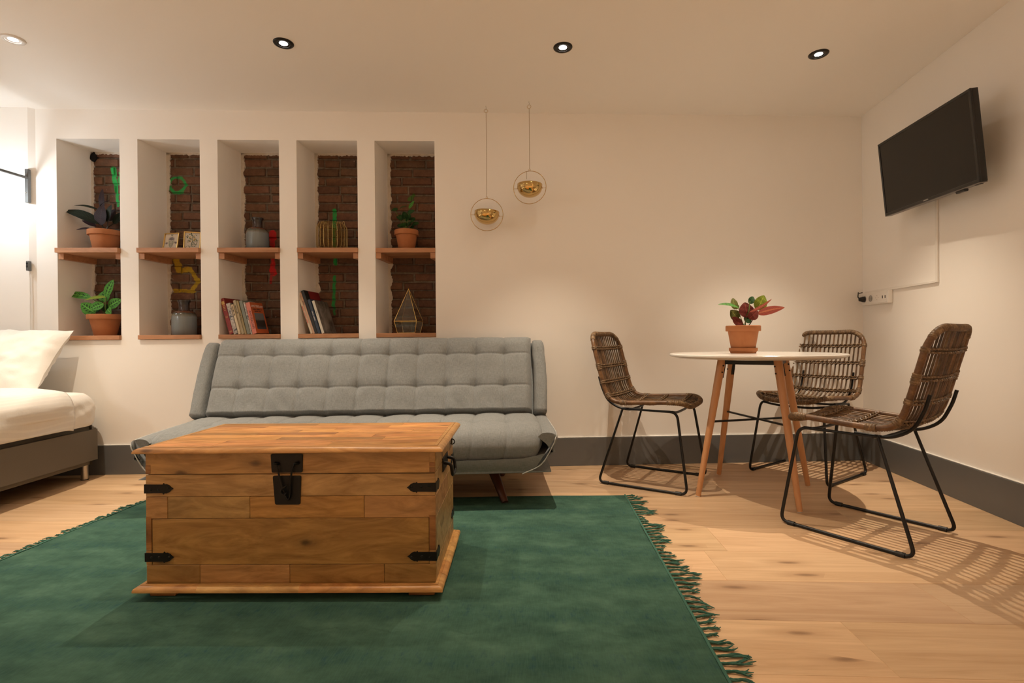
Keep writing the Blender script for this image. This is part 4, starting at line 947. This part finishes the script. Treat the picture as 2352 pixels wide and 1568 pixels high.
# ------------------------------------------------------------------ wooden chest
def chest():
    ph = R(2.236); t = thing('wooden_chest', 'big acacia wood chest with black iron fittings standing on the green rug', 'chest', (-1.278, 1.612, .008), ph)
    X0, X1, D = -.010, .941, .445; rr = random.Random(21)
    def tint(lo=.75, hi=1.2, red=1.0): k = rr.uniform(lo, hi); return (k * red, k * rr.uniform(.94, 1.06), k * rr.uniform(.85, 1.1))
    MB().box(X0 + .006, X1 - .006, .006, D - .006, .040, .470).build('carcass', 'chest_wood', t, 0, (.5, .5, .5))
    g = .0006
    def board(x0, x1, z0, z1, c, proud=0.0): MB().box(x0 + g, x1 - g, -proud, .012, z0 + g, z1 - g, .0012).build('board', 'chest_wood', t, 0, c)
    zr = [.040, .102, .253, .325, .397, .4712]
    board(X0, X1, zr[4] + .002, zr[5], (.98, .90, .80))
    board(X0, X1, zr[3], zr[4], (.98, .98, 1.0))
    for a, b, c in ((X0, .062, (1.05, .98, 1.0)), (.062, .333, (.92, .95, .9)), (.333, .708, (.98, .86, .62)), (.708, X1, (1.02, .92, .95))): board(a, b, zr[2], zr[3], c)
    board(X0 + .02, X1 - .022, zr[1], zr[2], (.86, .80, .62))
    for a, b, c in ((X0, .167, (.84, .80, .68)), (.167, .462, (1.02, .92, .92)), (.462, .772, (.86, .76, .60)), (.772, X1, (.80, .76, .64))): board(a, b, zr[0], zr[1], c)
    for (za, zb, x, w_, c) in ((.147, .262, X1 - .022, .022, (.66, .48, .38)), (.150, .262, X0, .019, (.80, .62, .46)), (.102, .147, X1 - .022, .022, (.9, .82, .7)), (.102, .150, X0, .019, (.9, .85, .7)),
                              (.400, .418, X1 - .020, .020, (.55, .42, .34)), (.419, .434, X1 - .020, .020, (.68, .50, .38)), (.400, .430, X0, .018, (.60, .46, .36)), (.434, .4705, X1 - .020, .020, (.95, .85, .74))):
        MB().box(x + g, x + w_ - g, -.0008, .010, za + g, zb - g, .0008).build('finger_joint', 'chest_wood', t, 0, c)
    # right, left and rear sides
    for k in range(5):
        z0, z1 = zr[k] + (.002 if k == 4 else 0), zr[k + 1]
        for xa, xb in ((X1 - .012, X1), (X0, X0 + .012)):
            cuts = [.012, D] if k in (1, 3, 4) else [.012, rr.uniform(.15, .3), D]
            for a, b in zip(cuts[:-1], cuts[1:]): MB().box(xa, xb, a + g, b - g, z0 + g, z1 - g, .001).build('board', 'chest_wood', t, 0, tint(.8, 1.05))
        MB().box(X0 + .012, X1 - .012, D - .012, D, z0 + g, z1 - g, .001).build('board', 'chest_wood', t, 0, tint())
    # lid: moulded rim and glued-up strips
    lx0, lx1, ly0, ly1, lz = -.032, .970, -.032, .478, .490
    def moulding(name, x0, x1, y0, y1, prof, wd, cols):
        # profile (out, z) swept along four mitred sides
        cs = [(x0, y0), (x1, y0), (x1, y1), (x0, y1)]; inn = [(1, 1), (-1, 1), (-1, -1), (1, -1)]
        for k in range(4):
            a, b = cs[k], cs[(k + 1) % 4]; ia, ib = inn[k], inn[(k + 1) % 4]; m = MB(); n = len(prof)
            vs = [(a[0] + ia[0] * d, a[1] + ia[1] * d, z) for d, z in prof] + [(b[0] + ib[0] * d, b[1] + ib[1] * d, z) for d, z in prof]
            m.add(vs, [(i, (i + 1) % n, n + (i + 1) % n, n + i) for i in range(n)] + [tuple(range(n)), tuple(range(2 * n - 1, n - 1, -1))]).build(name, 'chest_wood', t, 40, cols[k])
    P_ = [(.004, lz - .019), (.0005, lz - .017), (0, lz - .014), (.0015, lz - .010), (.006, lz - .005), (.013, lz - .002), (.019, lz - .001), (.0195, lz - .003), (.021, lz), (.032, lz), (.032, lz - .019)]
    moulding('lid_moulding', lx0, lx1, ly0, ly1, P_, .03, [(1.18, 1.06, 1.0), (1.15, 1.08, 1.0), (1.1, 1, .9), (1.1, 1, .9)])
    rows = 9; yy = [ly0 + .0325 + (ly1 - ly0 - .065) * k / rows for k in range(rows + 1)]
    for k in range(rows):
        xs = [lx0 + .0325]
        while True:
            L = rr.uniform(.18, .46); xs.append(xs[-1] + L)
            if xs[-1] > lx1 - .0325 - .12: xs[-1] = lx1 - .0325; break
        for a, b in zip(xs[:-1], xs[1:]):
            k_ = rr.choice([.82, 1.0, 1.1, 1.2, 1.05, .66]); MB().box(a + .0002, b - .0002, yy[k] + .0002, yy[k + 1] - .0002, lz - .019, lz - .0003 * rr.random(), .0005).build('lid_strip', 'chest_wood', t, 0, (1.22 * k_, 1.0 * k_ * rr.uniform(.92, 1.06), .86 * k_))
    # base moulding in short lengths, feet
    bx0, bx1, by0, by1 = -.032, .966, -.036, .470; bz = .046
    Pb = [(0, .027), (0, bz - .012), (.003, bz - .007), (.010, bz - .003), (.016, bz - .002), (.0165, bz), (.026, bz), (.026, .027)]
    moulding('base_moulding', bx0, bx1, by0, by1, Pb, .026, [(1.25, 1.12, .98), (1.22, 1.14, 1.05), (1.2, 1.1, .9), (1.2, 1.1, .9)])
    for k, (a, b, c) in enumerate(((.175, .505, (1.30, 1.32, 1.22)), (.505, .80, (1.12, .92, .74)))):
        m = MB(); n = len(Pb); off = .0006
        m.add([(a, by0 + d - off, z + (off if z > .03 else 0)) for d, z in Pb] + [(b, by0 + d - off, z + (off if z > .03 else 0)) for d, z in Pb], [(i, (i + 1) % n, n + (i + 1) % n, n + i) for i in range(n)] + [tuple(range(n)), tuple(range(2 * n - 1, n - 1, -1))]).build('moulding_piece', 'chest_wood', t, 40, c)
    for (a, b) in ((.06, .16), (.16, .25), (.25, .33), (.33, .41)):
        m = MB(); n = len(Pb); off = .0006; c = rr.choice([(1.3, 1.22, 1.1), (1.1, .9, .72), (1.32, 1.3, 1.2), (1.0, .8, .6)])
        m.add([(bx1 - d + off, a, z + (off if z > .03 else 0)) for d, z in Pb] + [(bx1 - d + off, b, z + (off if z > .03 else 0)) for d, z in Pb], [(i, (i + 1) % n, n + (i + 1) % n, n + i) for i in range(n)] + [tuple(range(n)), tuple(range(2 * n - 1, n - 1, -1))]).build('moulding_piece', 'chest_wood', t, 40, c)
    MB().box(X0, X1, 0, D, .030, .042).build('bottom', 'chest_wood', t, 0, (.5, .45, .4))
    for x in (0.0, .85):
        for y in (.0, .37): MB().box(x, x + .085, y, y + .07, 0, .031, .002).build('foot', 'chest_wood', t, 0, (.75, .55, .42))
    # iron corner straps
    prof = [(0, -.0145), (.058, -.0135), (.061, -.0185), (.064, -.0145), (.071, -.015), (.080, -.011), (.087, -.004), (.093, 0), (.087, .004), (.080, .011), (.071, .015), (.064, .0145), (.061, .0185), (.058, .0135), (0, .0145)]
    for z in (.352, .128):
        for s_, xe in ((1, X0), (-1, X1)):
            st = MB().prism(prof, lambda p: (xe + s_ * p[0], -.0032, z + p[1]), lambda p: (xe + s_ * p[0], -.0005, z + p[1])).build('corner_strap', 'black_iron', t, 0)
            for xx in (.020, .045, .078): MB().lathe([(0, .0022), (.003, .0018), (.0042, 0)], 10, Matrix.Translation((xe + s_ * xx, -.0032, z + rr.uniform(-.004, .004))) @ Matrix.Rotation(R(90), 4, 'X')).build('stud', 'iron_stud', st, 60)
            MB().prism([(p[0] * .8, p[1]) for p in prof], lambda p: (xe - s_ * .0005 * -1 * 0 + (X1 + .003 - xe if s_ < 0 else X0 - .003 - xe), p[0] - .003, z + p[1]), lambda p: ((X1 + .0002) if s_ < 0 else (X0 - .0002), p[0] - .003, z + p[1])).build('corner_strap', 'black_iron', t, 0)
    for z in (.352, .128):
        MB().prism([(p[0] * .8, p[1]) for p in prof], lambda p: (X1 + .003, D + .003 - p[0], z + p[1]), lambda p: (X1 + .0002, D + .003 - p[0], z + p[1])).build('corner_strap', 'black_iron', t, 0)
    # latch
    cx_ = .458
    def plate(name, pts, rad):
        P2 = rounded([Vector((a, b, 0)) for a, b in pts] + [Vector((pts[0][0], pts[0][1], 0)), Vector((pts[1][0], pts[1][1], 0))], rad, 4); P2 = P2[1:-1] if False else P2[1 : -1]
        pl = [(p.x, p.y) for p in P2]
        return MB().prism(pl, lambda p: (p[0], -.0042, p[1]), lambda p: (p[0], -.0006, p[1])).build(name, 'black_iron', t, 0)
    plate('latch_plate', [(cx_, .464), (cx_ + .052, .464), (cx_ + .050, .403), (cx_ - .050, .403), (cx_ - .053, .464)], .006)
    plate('latch_plate', [(cx_, .393), (cx_ + .046, .393), (cx_ + .042, .299), (cx_ - .040, .299), (cx_ - .047, .393)], .006)
    for s_ in (-1, 1): MB().tube(spline([(cx_ + s_ * .040, -.005, .434), (cx_ + s_ * .033, -.016, .436), (cx_ + s_ * .026, -.005, .432)], 5), .0042, 8).build('eyelet', 'black_iron', t, 60)
    MB().tube(spline([(cx_ - .030, -.013, .434), (cx_ - .026, -.015, .420), (cx_ - .018, -.012, .380), (cx_ - .008, -.011, .345), (cx_ + .000, -.010, .322), (cx_ + .006, -.010, .317), (cx_ + .011, -.011, .326), (cx_ + .014, -.012, .36), (cx_ + .020, -.014, .410), (cx_ + .028, -.013, .434)], 6), .0030, 8).build('hasp', 'black_iron', t, 60)
    MB().tube(spline([(cx_ + .002, -.013, .364), (cx_ - .008, -.020, .356), (cx_ - .012, -.018, .346), (cx_ - .008, -.012, .338), (cx_ + .001, -.014, .340), (cx_ - .003, -.016, .333)], 5), .0030, 8).build('hook', 'black_iron', t, 60)
    # side handle
    MB().box(X1, X1 + .004, .150, .270, .362, .410, .001).build('handle_plate', 'black_iron', t, 0)
    MB().tube(rounded([(X1 + .004, .165, .392), (X1 + .030, .165, .388), (X1 + .034, .170, .345), (X1 + .034, .250, .345), (X1 + .030, .255, .388), (X1 + .004, .255, .392)], .014, 4), .0060, 8).build('bail_handle', 'black_iron', t, 60)
    MB().tube([(X1 + .006 + .010 * math.cos(a), .38, .425 + .010 * math.sin(a)) for a in [2 * math.pi * k / 14 for k in range(14)]], .002, 6, closed=True).build('ring', 'black_iron', t, 60)
    MB().prism([(0, .0), (.010, -.012), (.006, -.024), (0, -.030), (-.006, -.024), (-.010, -.012)], lambda p: (X1 + .003, .405 + p[0], .440 + p[1]), lambda p: (X1, .405 + p[0], .440 + p[1])).build('keeper', 'black_iron', t, 0)
chest()

# ------------------------------------------------------------------ sofa bed
def sofa():
    UC = -1.015; base = W(UC, 0, 0)
    t = thing('sofa_bed', 'grey tufted fabric sofa bed against the wall below the niches', 'sofa', base, WALL_ROT + math.pi)
    # local: x to the viewer's left, y out into the room, z up  ->  use helper with u to the right
    L = lambda u, o, z: (-u, o, z)
    HWd = .955
    ncol, nrow = 11, 3
    def tuft(a, b, rows, cols, seam=.0065, dim=.014, hs=.0055, sx=.006):
        """a across in metres, b along in metres; returns how far the surface is pulled in"""
        d = 0.0; ds = min(abs(a - c) for c in cols); d += seam * math.exp(-(ds / sx) ** 2) + seam * .6 * math.exp(-(ds / .030) ** 2)
        for r_ in rows:
            d += hs * math.exp(-((b - r_) / .006) ** 2) + hs * .7 * math.exp(-((b - r_) / .030) ** 2)
            d += dim * math.exp(-(ds ** 2 + (b - r_) ** 2) / .032 ** 2)
        return d
    cols = [-HWd + 2 * HWd * k / ncol for k in range(1, ncol)]
    # backrest cushion
    B0 = Vector((0, .330, .385)); B1 = Vector((0, .125, .842)); ax = (B1 - B0); LB = ax.length; ax.normalize(); nb = Vector((0, ax.z, -ax.y))
    def backs(u, v):
        a = (u - .5) * 2 * HWd; b = v * LB; e = 1.0
        ed = min(1, (1 - abs(u - .5) * 2) / .05); ed = math.sqrt(max(0, 1 - (1 - ed) ** 2)); et = min(1, (1 - v) / .16); et = math.sqrt(max(0, 1 - (1 - et) ** 2)); eb = min(1, v / .05 + .3)
        th = .012 + .085 * ed * et * eb - tuft(a, LB - b, [LB * .265, LB * .67], cols) * ed
        th += .006 * noise.noise(Vector((a * 5, b * 7, 0))) * ed + .008 * max(0, 1 - v / .35) * noise.noise(Vector((a * 16, b * 14 + a * 5, 3))) * ed
        sh = 1 - .012 * (1 - v)
        p = B0 + ax * (b + .012 * et * math.sin(math.pi * u) * 0) + nb * th
        return L(a * sh, p.y, p.z)
    MB().grid(330, 96, backs).build('back_cushion', 'sofa_fabric', t, 180)
    # backrest shell with side bolsters
    bo = .95
    m = MB(); 
    def shell_pt(a, b, d): p = B0 + ax * b + nb * d; return L(a, p.y, p.z)
    bm = bmesh.new(); 
    m.box(-1, 1, -1, 1, -1, 1)
    vs = [shell_pt(a, b, d) for b in (.0, LB * .93) for d in (-.055, .012) for a in (-1.0, 1.0)]
    m = MB().add(vs, [(0, 1, 3, 2), (4, 6, 7, 5), (0, 4, 5, 1), (2, 3, 7, 6), (0, 2, 6, 4), (1, 5, 7, 3)]).build('back_frame', 'sofa_fabric', t, 0)
    for s_ in (-1, 1):
        def bol(u, v):
            # rounded section swept up the back
            b = v * (LB * .955); an = 2 * math.pi * u; tp = min(1, (1 - v) / .12); tp = math.sqrt(max(0, 1 - (1 - tp) ** 2)); bt = min(1, v / .04 + .75)
            cx_, cd_ = .990 + .010 * math.sin(math.pi * v), .018; hx, hd = .040 * (.45 + .55 * tp) * bt, .062 * (.25 + .75 * tp) * bt
            ca, sa = math.cos(an), math.sin(an); sx_ = math.copysign(abs(ca) ** .62, ca); sy_ = math.copysign(abs(sa) ** .62, sa)
            wr = .003 * noise.noise(Vector((an, b * 18, s_ * 5)))
            return shell_pt(s_ * (cx_ + (hx + wr) * sx_), b, cd_ + (hd + wr) * sy_)
        mm = MB().grid(28, 40, bol, closed_u=True); nn = len(mm.v); mm.f += [tuple(range(nn - 28, nn)), tuple(range(27, -1, -1))]
        bo_ = mm.build('side_bolster', 'sofa_fabric', t, 60)
        MB().tube([shell_pt(s_ * (1.026 + .010 * math.sin(math.pi * v)), v * LB * .955, -.030 + .02 * v) for v in [k / 20 for k in range(20)]], .0035, 6).build('piping', 'sofa_piping' if False else 'sofa_fabric', bo_, 60)
    # seat cushion: surface rolls over the front edge
    path = spline([(0, .285, .385), (0, .40, .413), (0, .58, .412), (0, .74, .402), (0, .83, .375), (0, .868, .320), (0, .862, .262), (0, .835, .232)], 10)
    cum = [0.0]
    for a, b in zip(path[:-1], path[1:]): cum.append(cum[-1] + (b - a).length)
    LS = cum[-1]
    def Pp(s_):
        for i in range(len(cum) - 1):
            if cum[i + 1] >= s_ - 1e-9:
                f = (s_ - cum[i]) / max(1e-9, cum[i + 1] - cum[i]); return path[i].lerp(path[i + 1], f), (path[i + 1] - path[i]).normalized()
        return path[-1], (path[-1] - path[-2]).normalized()
    SW = .962
    def seats(u, v):
        a = (u - .5) * 2 * SW; s_ = v * LS; p, tn = Pp(s_); nn = Vector((0, -tn.z, tn.y)) if tn.y > 0 or tn.z < 0 else Vector((0, 0, 1))
        if nn.z < 0 and tn.y > 0: nn = -nn
        nn = Vector((0, -tn.z, tn.y)); 
        ed = min(1, (1 - abs(u - .5) * 2) / .06); ed = math.sqrt(max(0, 1 - (1 - ed) ** 2))
        front = max(0, (v - .72) / .28)
        d = -tuft(a, s_, [LS * .20, LS * .50], cols, seam=.005, dim=.012, hs=.004) * ed - (1 - ed) * .034 + .004 * noise.noise(Vector((a * 5, s_ * 7, 9)))
        q_ = p + nn * d; sx_ = 1 - .045 * front ** 2
        return L(a * sx_, q_.y, q_.z)
    MB().grid(330, 84, seats).build('seat_cushion', 'sofa_fabric', t, 180)
    # seat shell: tray with flared sides
    def tray(o, sc_=1.0, dz=0.0):
        pts = [(-1.030, .372), (-1.015, .384), (-.978, .386), (-.944, .366), (-.870, .262), (.870, .262), (.944, .366), (.978, .386), (1.015, .384), (1.030, .372), (1.022, .335), (.955, .240), (.905, .203), (.860, .192), (-.860, .192), (-.905, .203), (-.955, .240), (-1.022, .335)]
        sm = spline([(a, 0, z) for a, z in pts], 3, closed=True)
        return [L(p.x * sc_, o, p.z + dz) for p in sm]
    secs = [(.27, .985, .004), (.30, 1.0, .008), (.55, 1.0, .0), (.80, 1.0, -.010), (.845, .999, -.013), (.862, .994, -.012), (.872, .984, -.008)]
    m = MB(); n = 54
    for (o, s_, dz) in secs: m.v += tray(o, s_, dz)
    for k in range(len(secs) - 1): m.f += [(k * n + i, k * n + (i + 1) % n, (k + 1) * n + (i + 1) % n, (k + 1) * n + i) for i in range(n)]
    e = (len(secs) - 1) * n
    for bse in (0, e): m.f += [(bse + i, bse + i + 1, bse + (42 - i - 1) % n, bse + (42 - i) % n) for i in range(-6, 21) if i + 1 <= 20] if False else [tuple(bse + i for i in range(n))]
    fr = m.build('seat_frame', 'sofa_fabric', t, 55)
    for s_ in (-1, 1):
        MB().tube(spline([L(s_ * 1.020, .30, .386), L(s_ * 1.026, .60, .378), L(s_ * 1.027, .82, .368), L(s_ * 1.016, .872, .352), L(s_ * 1.004, .874, .318), L(s_ * .945, .874, .224), L(s_ * .850, .874, .178)], 6), .0030, 6).build('piping', 'sofa_piping', fr, 60)
    MB().box(-.92, .92, .30, .80, .168, .196).build('under_frame', 'black_plastic', t, 0)
    for s_ in (-1, 1):
        for (o0, o1) in ((.62, .775), (.36, .22)):
            MB().tube([L(s_ * .690, o0, .185), L(s_ * .767, o1, .009)], [.031, .018], 16).build('leg', 'sofa_leg', t, 60)
sofa()

# ------------------------------------------------------------------ green rug with knotted fringe
def rug():
    A = math.atan(.066); t = thing('green_rug', 'worn green overdyed rug with a knotted fringe at both ends', 'rug', (-.81, 1.765, 0), 0)
    x0, x1 = -1.26, 1.262; 
    def yb(x): return .905 + .0620 * x          # back edge
    y0 = -.95
    def fn(u, v):
        x = x0 + (x1 - x0) * u; y = y0 + (yb(x) - y0) * v
        xx = x + (.010 * noise.noise(Vector((y * 3, 1 if u > .5 else 5, 0))) if u in (0.0, 1.0) else 0)
        z = .0065 + .0018 * noise.noise(Vector((x * 4, y * 4, 0))) + .002 * max(0, noise.noise(Vector((x * 1.7, y * 9, 4))))
        return (xx, y + .004 * noise.noise(Vector((x * 6, 0, v * 3))), z)
    m = MB().grid(84, 66, fn)
    nb = len(m.v); edge = [i for i in range(85)] + [84 + 85 * k for k in range(1, 67)] + [66 * 85 + i for i in range(83, -1, -1)] + [85 * k for k in range(65, 0, -1)]
    lo = []
    for i in edge: m.v.append((m.v[i][0], m.v[i][1], .0005)); lo.append(len(m.v) - 1)
    for k in range(len(edge)): m.f.append((edge[k], lo[k], lo[(k + 1) % len(edge)], edge[(k + 1) % len(edge)]))
    m.build('pile', 'rug_green', t, 40, fix=False)
    # selvedge and tassels
    for s_, xe in ((1, x1), (-1, x0)):
        MB().tube([(xe + s_ * .002, y0 + (yb(xe) - y0) * k / 60, .0066 + .001 * math.sin(k * 1.7)) for k in range(61)], .0048, 6).build('hem', 'rug_fringe', t, 60)
        n = 62; rr = random.Random(31 + s_)
        for k in range(n):
            y = y0 + (yb(xe) - y0) * (k + .5) / n; cl = noise.noise(Vector((k * .21, s_ * 3, 0)))
            L = max(.026, .078 + .070 * noise.noise(Vector((k * .27, 7 + s_, 0))) + rr.uniform(-.016, .020)) * (1.0 if s_ > 0 else .5)
            m = MB(); bend = cl * .9 + rr.uniform(-.22, .22); lift = rr.uniform(0, .003)
            for j in range(5):
                o = (j - 2) * .0027; pts = []; cu_ = bend + rr.uniform(-.12, .12); hook = rr.uniform(-.8, .8); Lj = L * rr.uniform(.78, 1.05)
                for q_ in range(9):
                    f = q_ / 8; spread = .35 + .35 * math.sin(f * 6 + k) + (1.3 * max(0, f - .7) / .3)
                    pts.append((xe + s_ * (.001 + Lj * f * (1 - .2 * abs(cu_) * f)), y + o * spread + Lj * (cu_ * f * f * .8 + .07 * math.sin(f * 6 + k * 2.1) * f + .05 * hook * f ** 3), .0058 + .0020 * math.sin(f * 9 + j * 1.9 + k) + lift * math.sin(f * 3)))
                m.tube(pts, [.0022, .0027, .0025, .0024, .0024, .0023, .0022, .0019, .0010], 5)
            m.build('tassel', 'rug_fringe', t, 60)
rug()

# ------------------------------------------------------------------ bed
BX = -2.752
BED_ROT = R(4.2)
BED_C = W(-2.752 / T.x, .060, 0)          # rear right corner of the bed
BED_O = BED_C + Matrix.Rotation(BED_ROT, 3, 'Z') @ Vector((-.75, -.992, 0))       # middle of the bed
def bed():
    t = thing('bed', 'grey upholstered box-spring bed base on short steel legs', 'bed', BED_O, BED_ROT)
    x0, x1, y0, y1 = -.75, .75, -1.0, .992
    def base_fn():
        bm = bmesh.new(); bmesh.ops.create_cube(bm, size=1)
        for v in bm.verts: v.co = Vector(((x0 + x1) / 2 + v.co.x * (x1 - x0), (y0 + y1) / 2 + v.co.y * (y1 - y0), .215 + v.co.z * .245))
        bmesh.ops.bevel(bm, geom=[e for e in bm.edges if abs(e.verts[0].co.z - e.verts[1].co.z) > .1], offset=.035, segments=6, affect='EDGES')
        bmesh.ops.bevel(bm, geom=[e for e in bm.edges if abs(e.verts[0].co.z - e.verts[1].co.z) < .001 and abs(abs(e.calc_face_angle(0)) - math.pi / 2) < .3], offset=.028, segments=4, affect='EDGES')
        return MB().addbm(bm)
    base_fn().build('base', 'bed_grey', t, 40)
    for x in (-.68, .695):
        for y in (-.9, .925): MB().lathe([(0, .004), (.019, .004), (.019, .098), (0, .098)], 24, Matrix.Translation((x, y, 0))).build('leg', 'brushed_steel', t, 40); MB().lathe([(0, 0), (.021, 0), (.021, .005), (0, .005)], 24, Matrix.Translation((x, y, 0))).build('leg_cap', 'black_plastic', t, 40)
    # mattress in its fitted sheet
    def mat_fn(u, v):
        an = 2 * math.pi * u; ca, sa = math.cos(an), math.sin(an); e = .12
        hx, hy = .768, .996
        sx_ = math.copysign(abs(ca) ** e, ca); sy_ = math.copysign(abs(sa) ** e, sa)
        zz = .3375 + .1965 * v; k = 1 - .045 * max(0, (v - .62) / .38) ** 2.2 - .012 * max(0, (.10 - v) / .10)
        wr = .007 * noise.noise(Vector((sx_ * 5 + v * 2.0, sy_ * 9 - v * 2.2, v * 1.5))) + .010 * max(0, noise.noise(Vector((sx_ * 7, sy_ * 14 + v * 3, 2)))) * (1 - abs(v - .5))
        return (sx_ * (hx * k + wr), -.004 + sy_ * (hy * k + wr), zz + .004 * math.sin(v * 3))
    m = MB().grid(220, 22, mat_fn, closed_u=True)
    top = [22 * 220 + i for i in range(220)]; ctr = [m.v[i] for i in top]; c0 = len(m.v)
    for k, (f, dz) in enumerate(((.97, .006), (.90, .012), (.6, .016), (0.02, .016))):
        m.v += [(p[0] * f, -.004 + (p[1] + .004) * f, p[2] + dz) for p in ctr]
        a0 = top[0] if k == 0 else c0 + (k - 1) * 220; b0 = c0 + k * 220
        m.f += [(a0 + i, a0 + (i + 1) % 220, b0 + (i + 1) % 220, b0 + i) for i in range(220)]
    m.build('mattress', 'white_linen', None, 180, loc=BED_O, rot=(0, 0, BED_ROT), label='mattress in a white fitted sheet on the grey bed base', cat='mattress')
    # duvet draped over the mattress side
    prof = spline([(-.60, 0, .566), (-.1, 0, .576), (.45, 0, .584), (.66, 0, .582), (.745, 0, .560), (.793, 0, .505), (.800, 0, .440), (.798, 0, .385), (.790, 0, .345)], 8)
    def duv(u, v):
        p = prof[min(len(prof) - 1, int(round(u * (len(prof) - 1))))]; y = -1.0 + v * 1.74
        side = max(0, (.52 - p.z) / .2); ed = max(0, (v - .95) / .05)
        y2 = y + .012 * noise.noise(Vector((p.x * 4, p.z * 6, v * 2))) - .04 * side * v ** 20 * 0
        wob = .012 * noise.noise(Vector((u * 6, y * 3.2, 0))) + .016 * noise.noise(Vector((u * 3 + 4, y * 6 + u * 5, 1))) * (.5 + side * .3) + .010 * math.sin(y * 9 + u * 7) * min(1, side)
        return (p.x + wob * (1 if side > .2 else .2) - .012 * ed, y2, p.z + wob * (.8 if side < .5 else .0) - .012 * ed ** 2 + (.012 * noise.noise(Vector((0, y * 5, 8))) if u > .9 else 0))
    m = MB().grid(64, 110, duv); d = m.build('duvet', 'striped_linen', None, 180, loc=BED_O, rot=(0, 0, BED_ROT), label='white satin-striped duvet hanging over the side of the bed', cat='duvet', fix=False)
    so = d.modifiers.new('thickness', 'SOLIDIFY'); so.thickness = .022; so.offset = -1.0
bed()
def pillow():
    a = Vector((-3.26, .215, .735)); p0_ = W(a.x, a.y, a.z)
    def fn(u, v, s_):
        x, y = u * 2 - 1, v * 2 - 1
        pin = 1 - .07 * (abs(x) ** 2 * (1 - abs(y) ** 3)) * 0
        ex = x * (.345 - .020 * (1 - y * y)); ey = y * (.235 - .016 * (1 - x * x))
        th = .105 * ((1 - abs(x) ** 2.6) * (1 - abs(y) ** 2.6)) ** .55
        w_ = .012 * noise.noise(Vector((x * 2.2, y * 2.6, s_ * 4))) + (.016 * noise.noise(Vector((x * 4 + y * 3, y * 3 - x * 2, s_ * 9))) + .008 * noise.noise(Vector((x * 9 - y * 5, y * 4 + x * 3, s_ * 2)))) * min(1, th / .05)
        return (ex, ey, s_ * th + w_ * (1 if th > .004 else .5))
    m = MB(); m.grid(44, 34, lambda u, v: fn(u, v, 1)); m.grid(44, 34, lambda u, v: fn(1 - u, v, -1))
    o = m.build('pillow', 'white_linen', None, 180, label='plump white pillow propped against the wall at the head of the bed', cat='pillow', fix=False)
    # stand it up: local y up the wall, local z out into the room
    lean = R(36); up = Vector((0, 0, 1)) * math.cos(lean) - N * math.sin(lean); nn = N * math.cos(lean) + Vector((0, 0, 1)) * math.sin(lean)
    tt = T * math.cos(R(-1)) + up * math.sin(R(-1)); up2 = nn.cross(tt)
    M = Matrix(((tt.x, up2.x, nn.x, p0_.x), (tt.y, up2.y, nn.y, p0_.y), (tt.z, up2.z, nn.z, p0_.z), (0, 0, 0, 1))); o.matrix_world = M
pillow()

# ------------------------------------------------------------------ reading lamp and switch on the bed wall
t = thing('reading_lamp', 'grey wall-mounted reading lamp with a long arm above the bed', 'lamp', W(-3.212 - .010, OA, 1.835), WALL_ROT + math.pi)
# local x to the left, y out of the wall
MB().box(-.011, .011, 0, .020, -.105, .105, .0015).build('wall_bracket', 'lamp_grey', t, 0)
for z in (.072, -.045): MB().lathe([(0, .0025), (.0025, .002), (.0035, 0)], 10, Matrix.Translation((.002, .0202, z)) @ Matrix.Rotation(R(-90), 4, 'X')).build('screw', 'brushed_steel', t, 60)
da = (N * .0 - WD); lx, ly = da.dot(-T), da.dot(N)
arm_end = Vector((lx, ly, 0)) * .36 + Vector((0, .018, .050))
MB().tube([(-.002, .018, .050), arm_end], .0085, 12).build('arm', 'lamp_grey', t, 60)
hd = MB().lathe([(.012, .10), (.020, .085), (.055, .0), (.056, -.003), (.053, -.003), (.018, .082), (.010, .097)], 32, Matrix.Translation(arm_end + Vector((.02, 0, -.06))) @ Matrix.Rotation(R(35), 4, 'Y')).build('shade', 'lamp_grey', t, 50)
bulb = MB().lathe([(0, -.028), (.016, -.022), (.024, 0), (.016, .022), (0, .028)], 20, Matrix.Translation(arm_end + Vector((.03, .0, -.055)))).build('bulb', 'bulb_glow', t, 180)
pl = bpy.data.lights.new('bulb_light', 'POINT'); pl.energy = READ_W; pl.color = READ_COL; pl.shadow_soft_size = .03
po = bpy.data.objects.new('bulb_light', pl); col.objects.link(po); po.parent = t; po.location = arm_end + Vector((.045, -.05, -.115))
t = thing('light_switch', 'small dark grey switch with a cord on the wall above the pillow', 'switch', W(-3.214 - .006, OA, 1.331), WALL_ROT + math.pi)
MB().box(-.008, .008, 0, .024, -.031, .031, .003, 2).build('switch_body', 'lamp_grey', t, 40)
for z in (.014, -.004): MB().box(-.005, .005, .023, .027, z - .007, z + .007, .001).build('rocker', 'black_plastic', t, 0)
MB().tube([(0, .006, -.030), (-.002, .005, -.25), (.0, .005, -.50)], .0022, 6).build('switch_cord', 'plastic_white', t, 60)
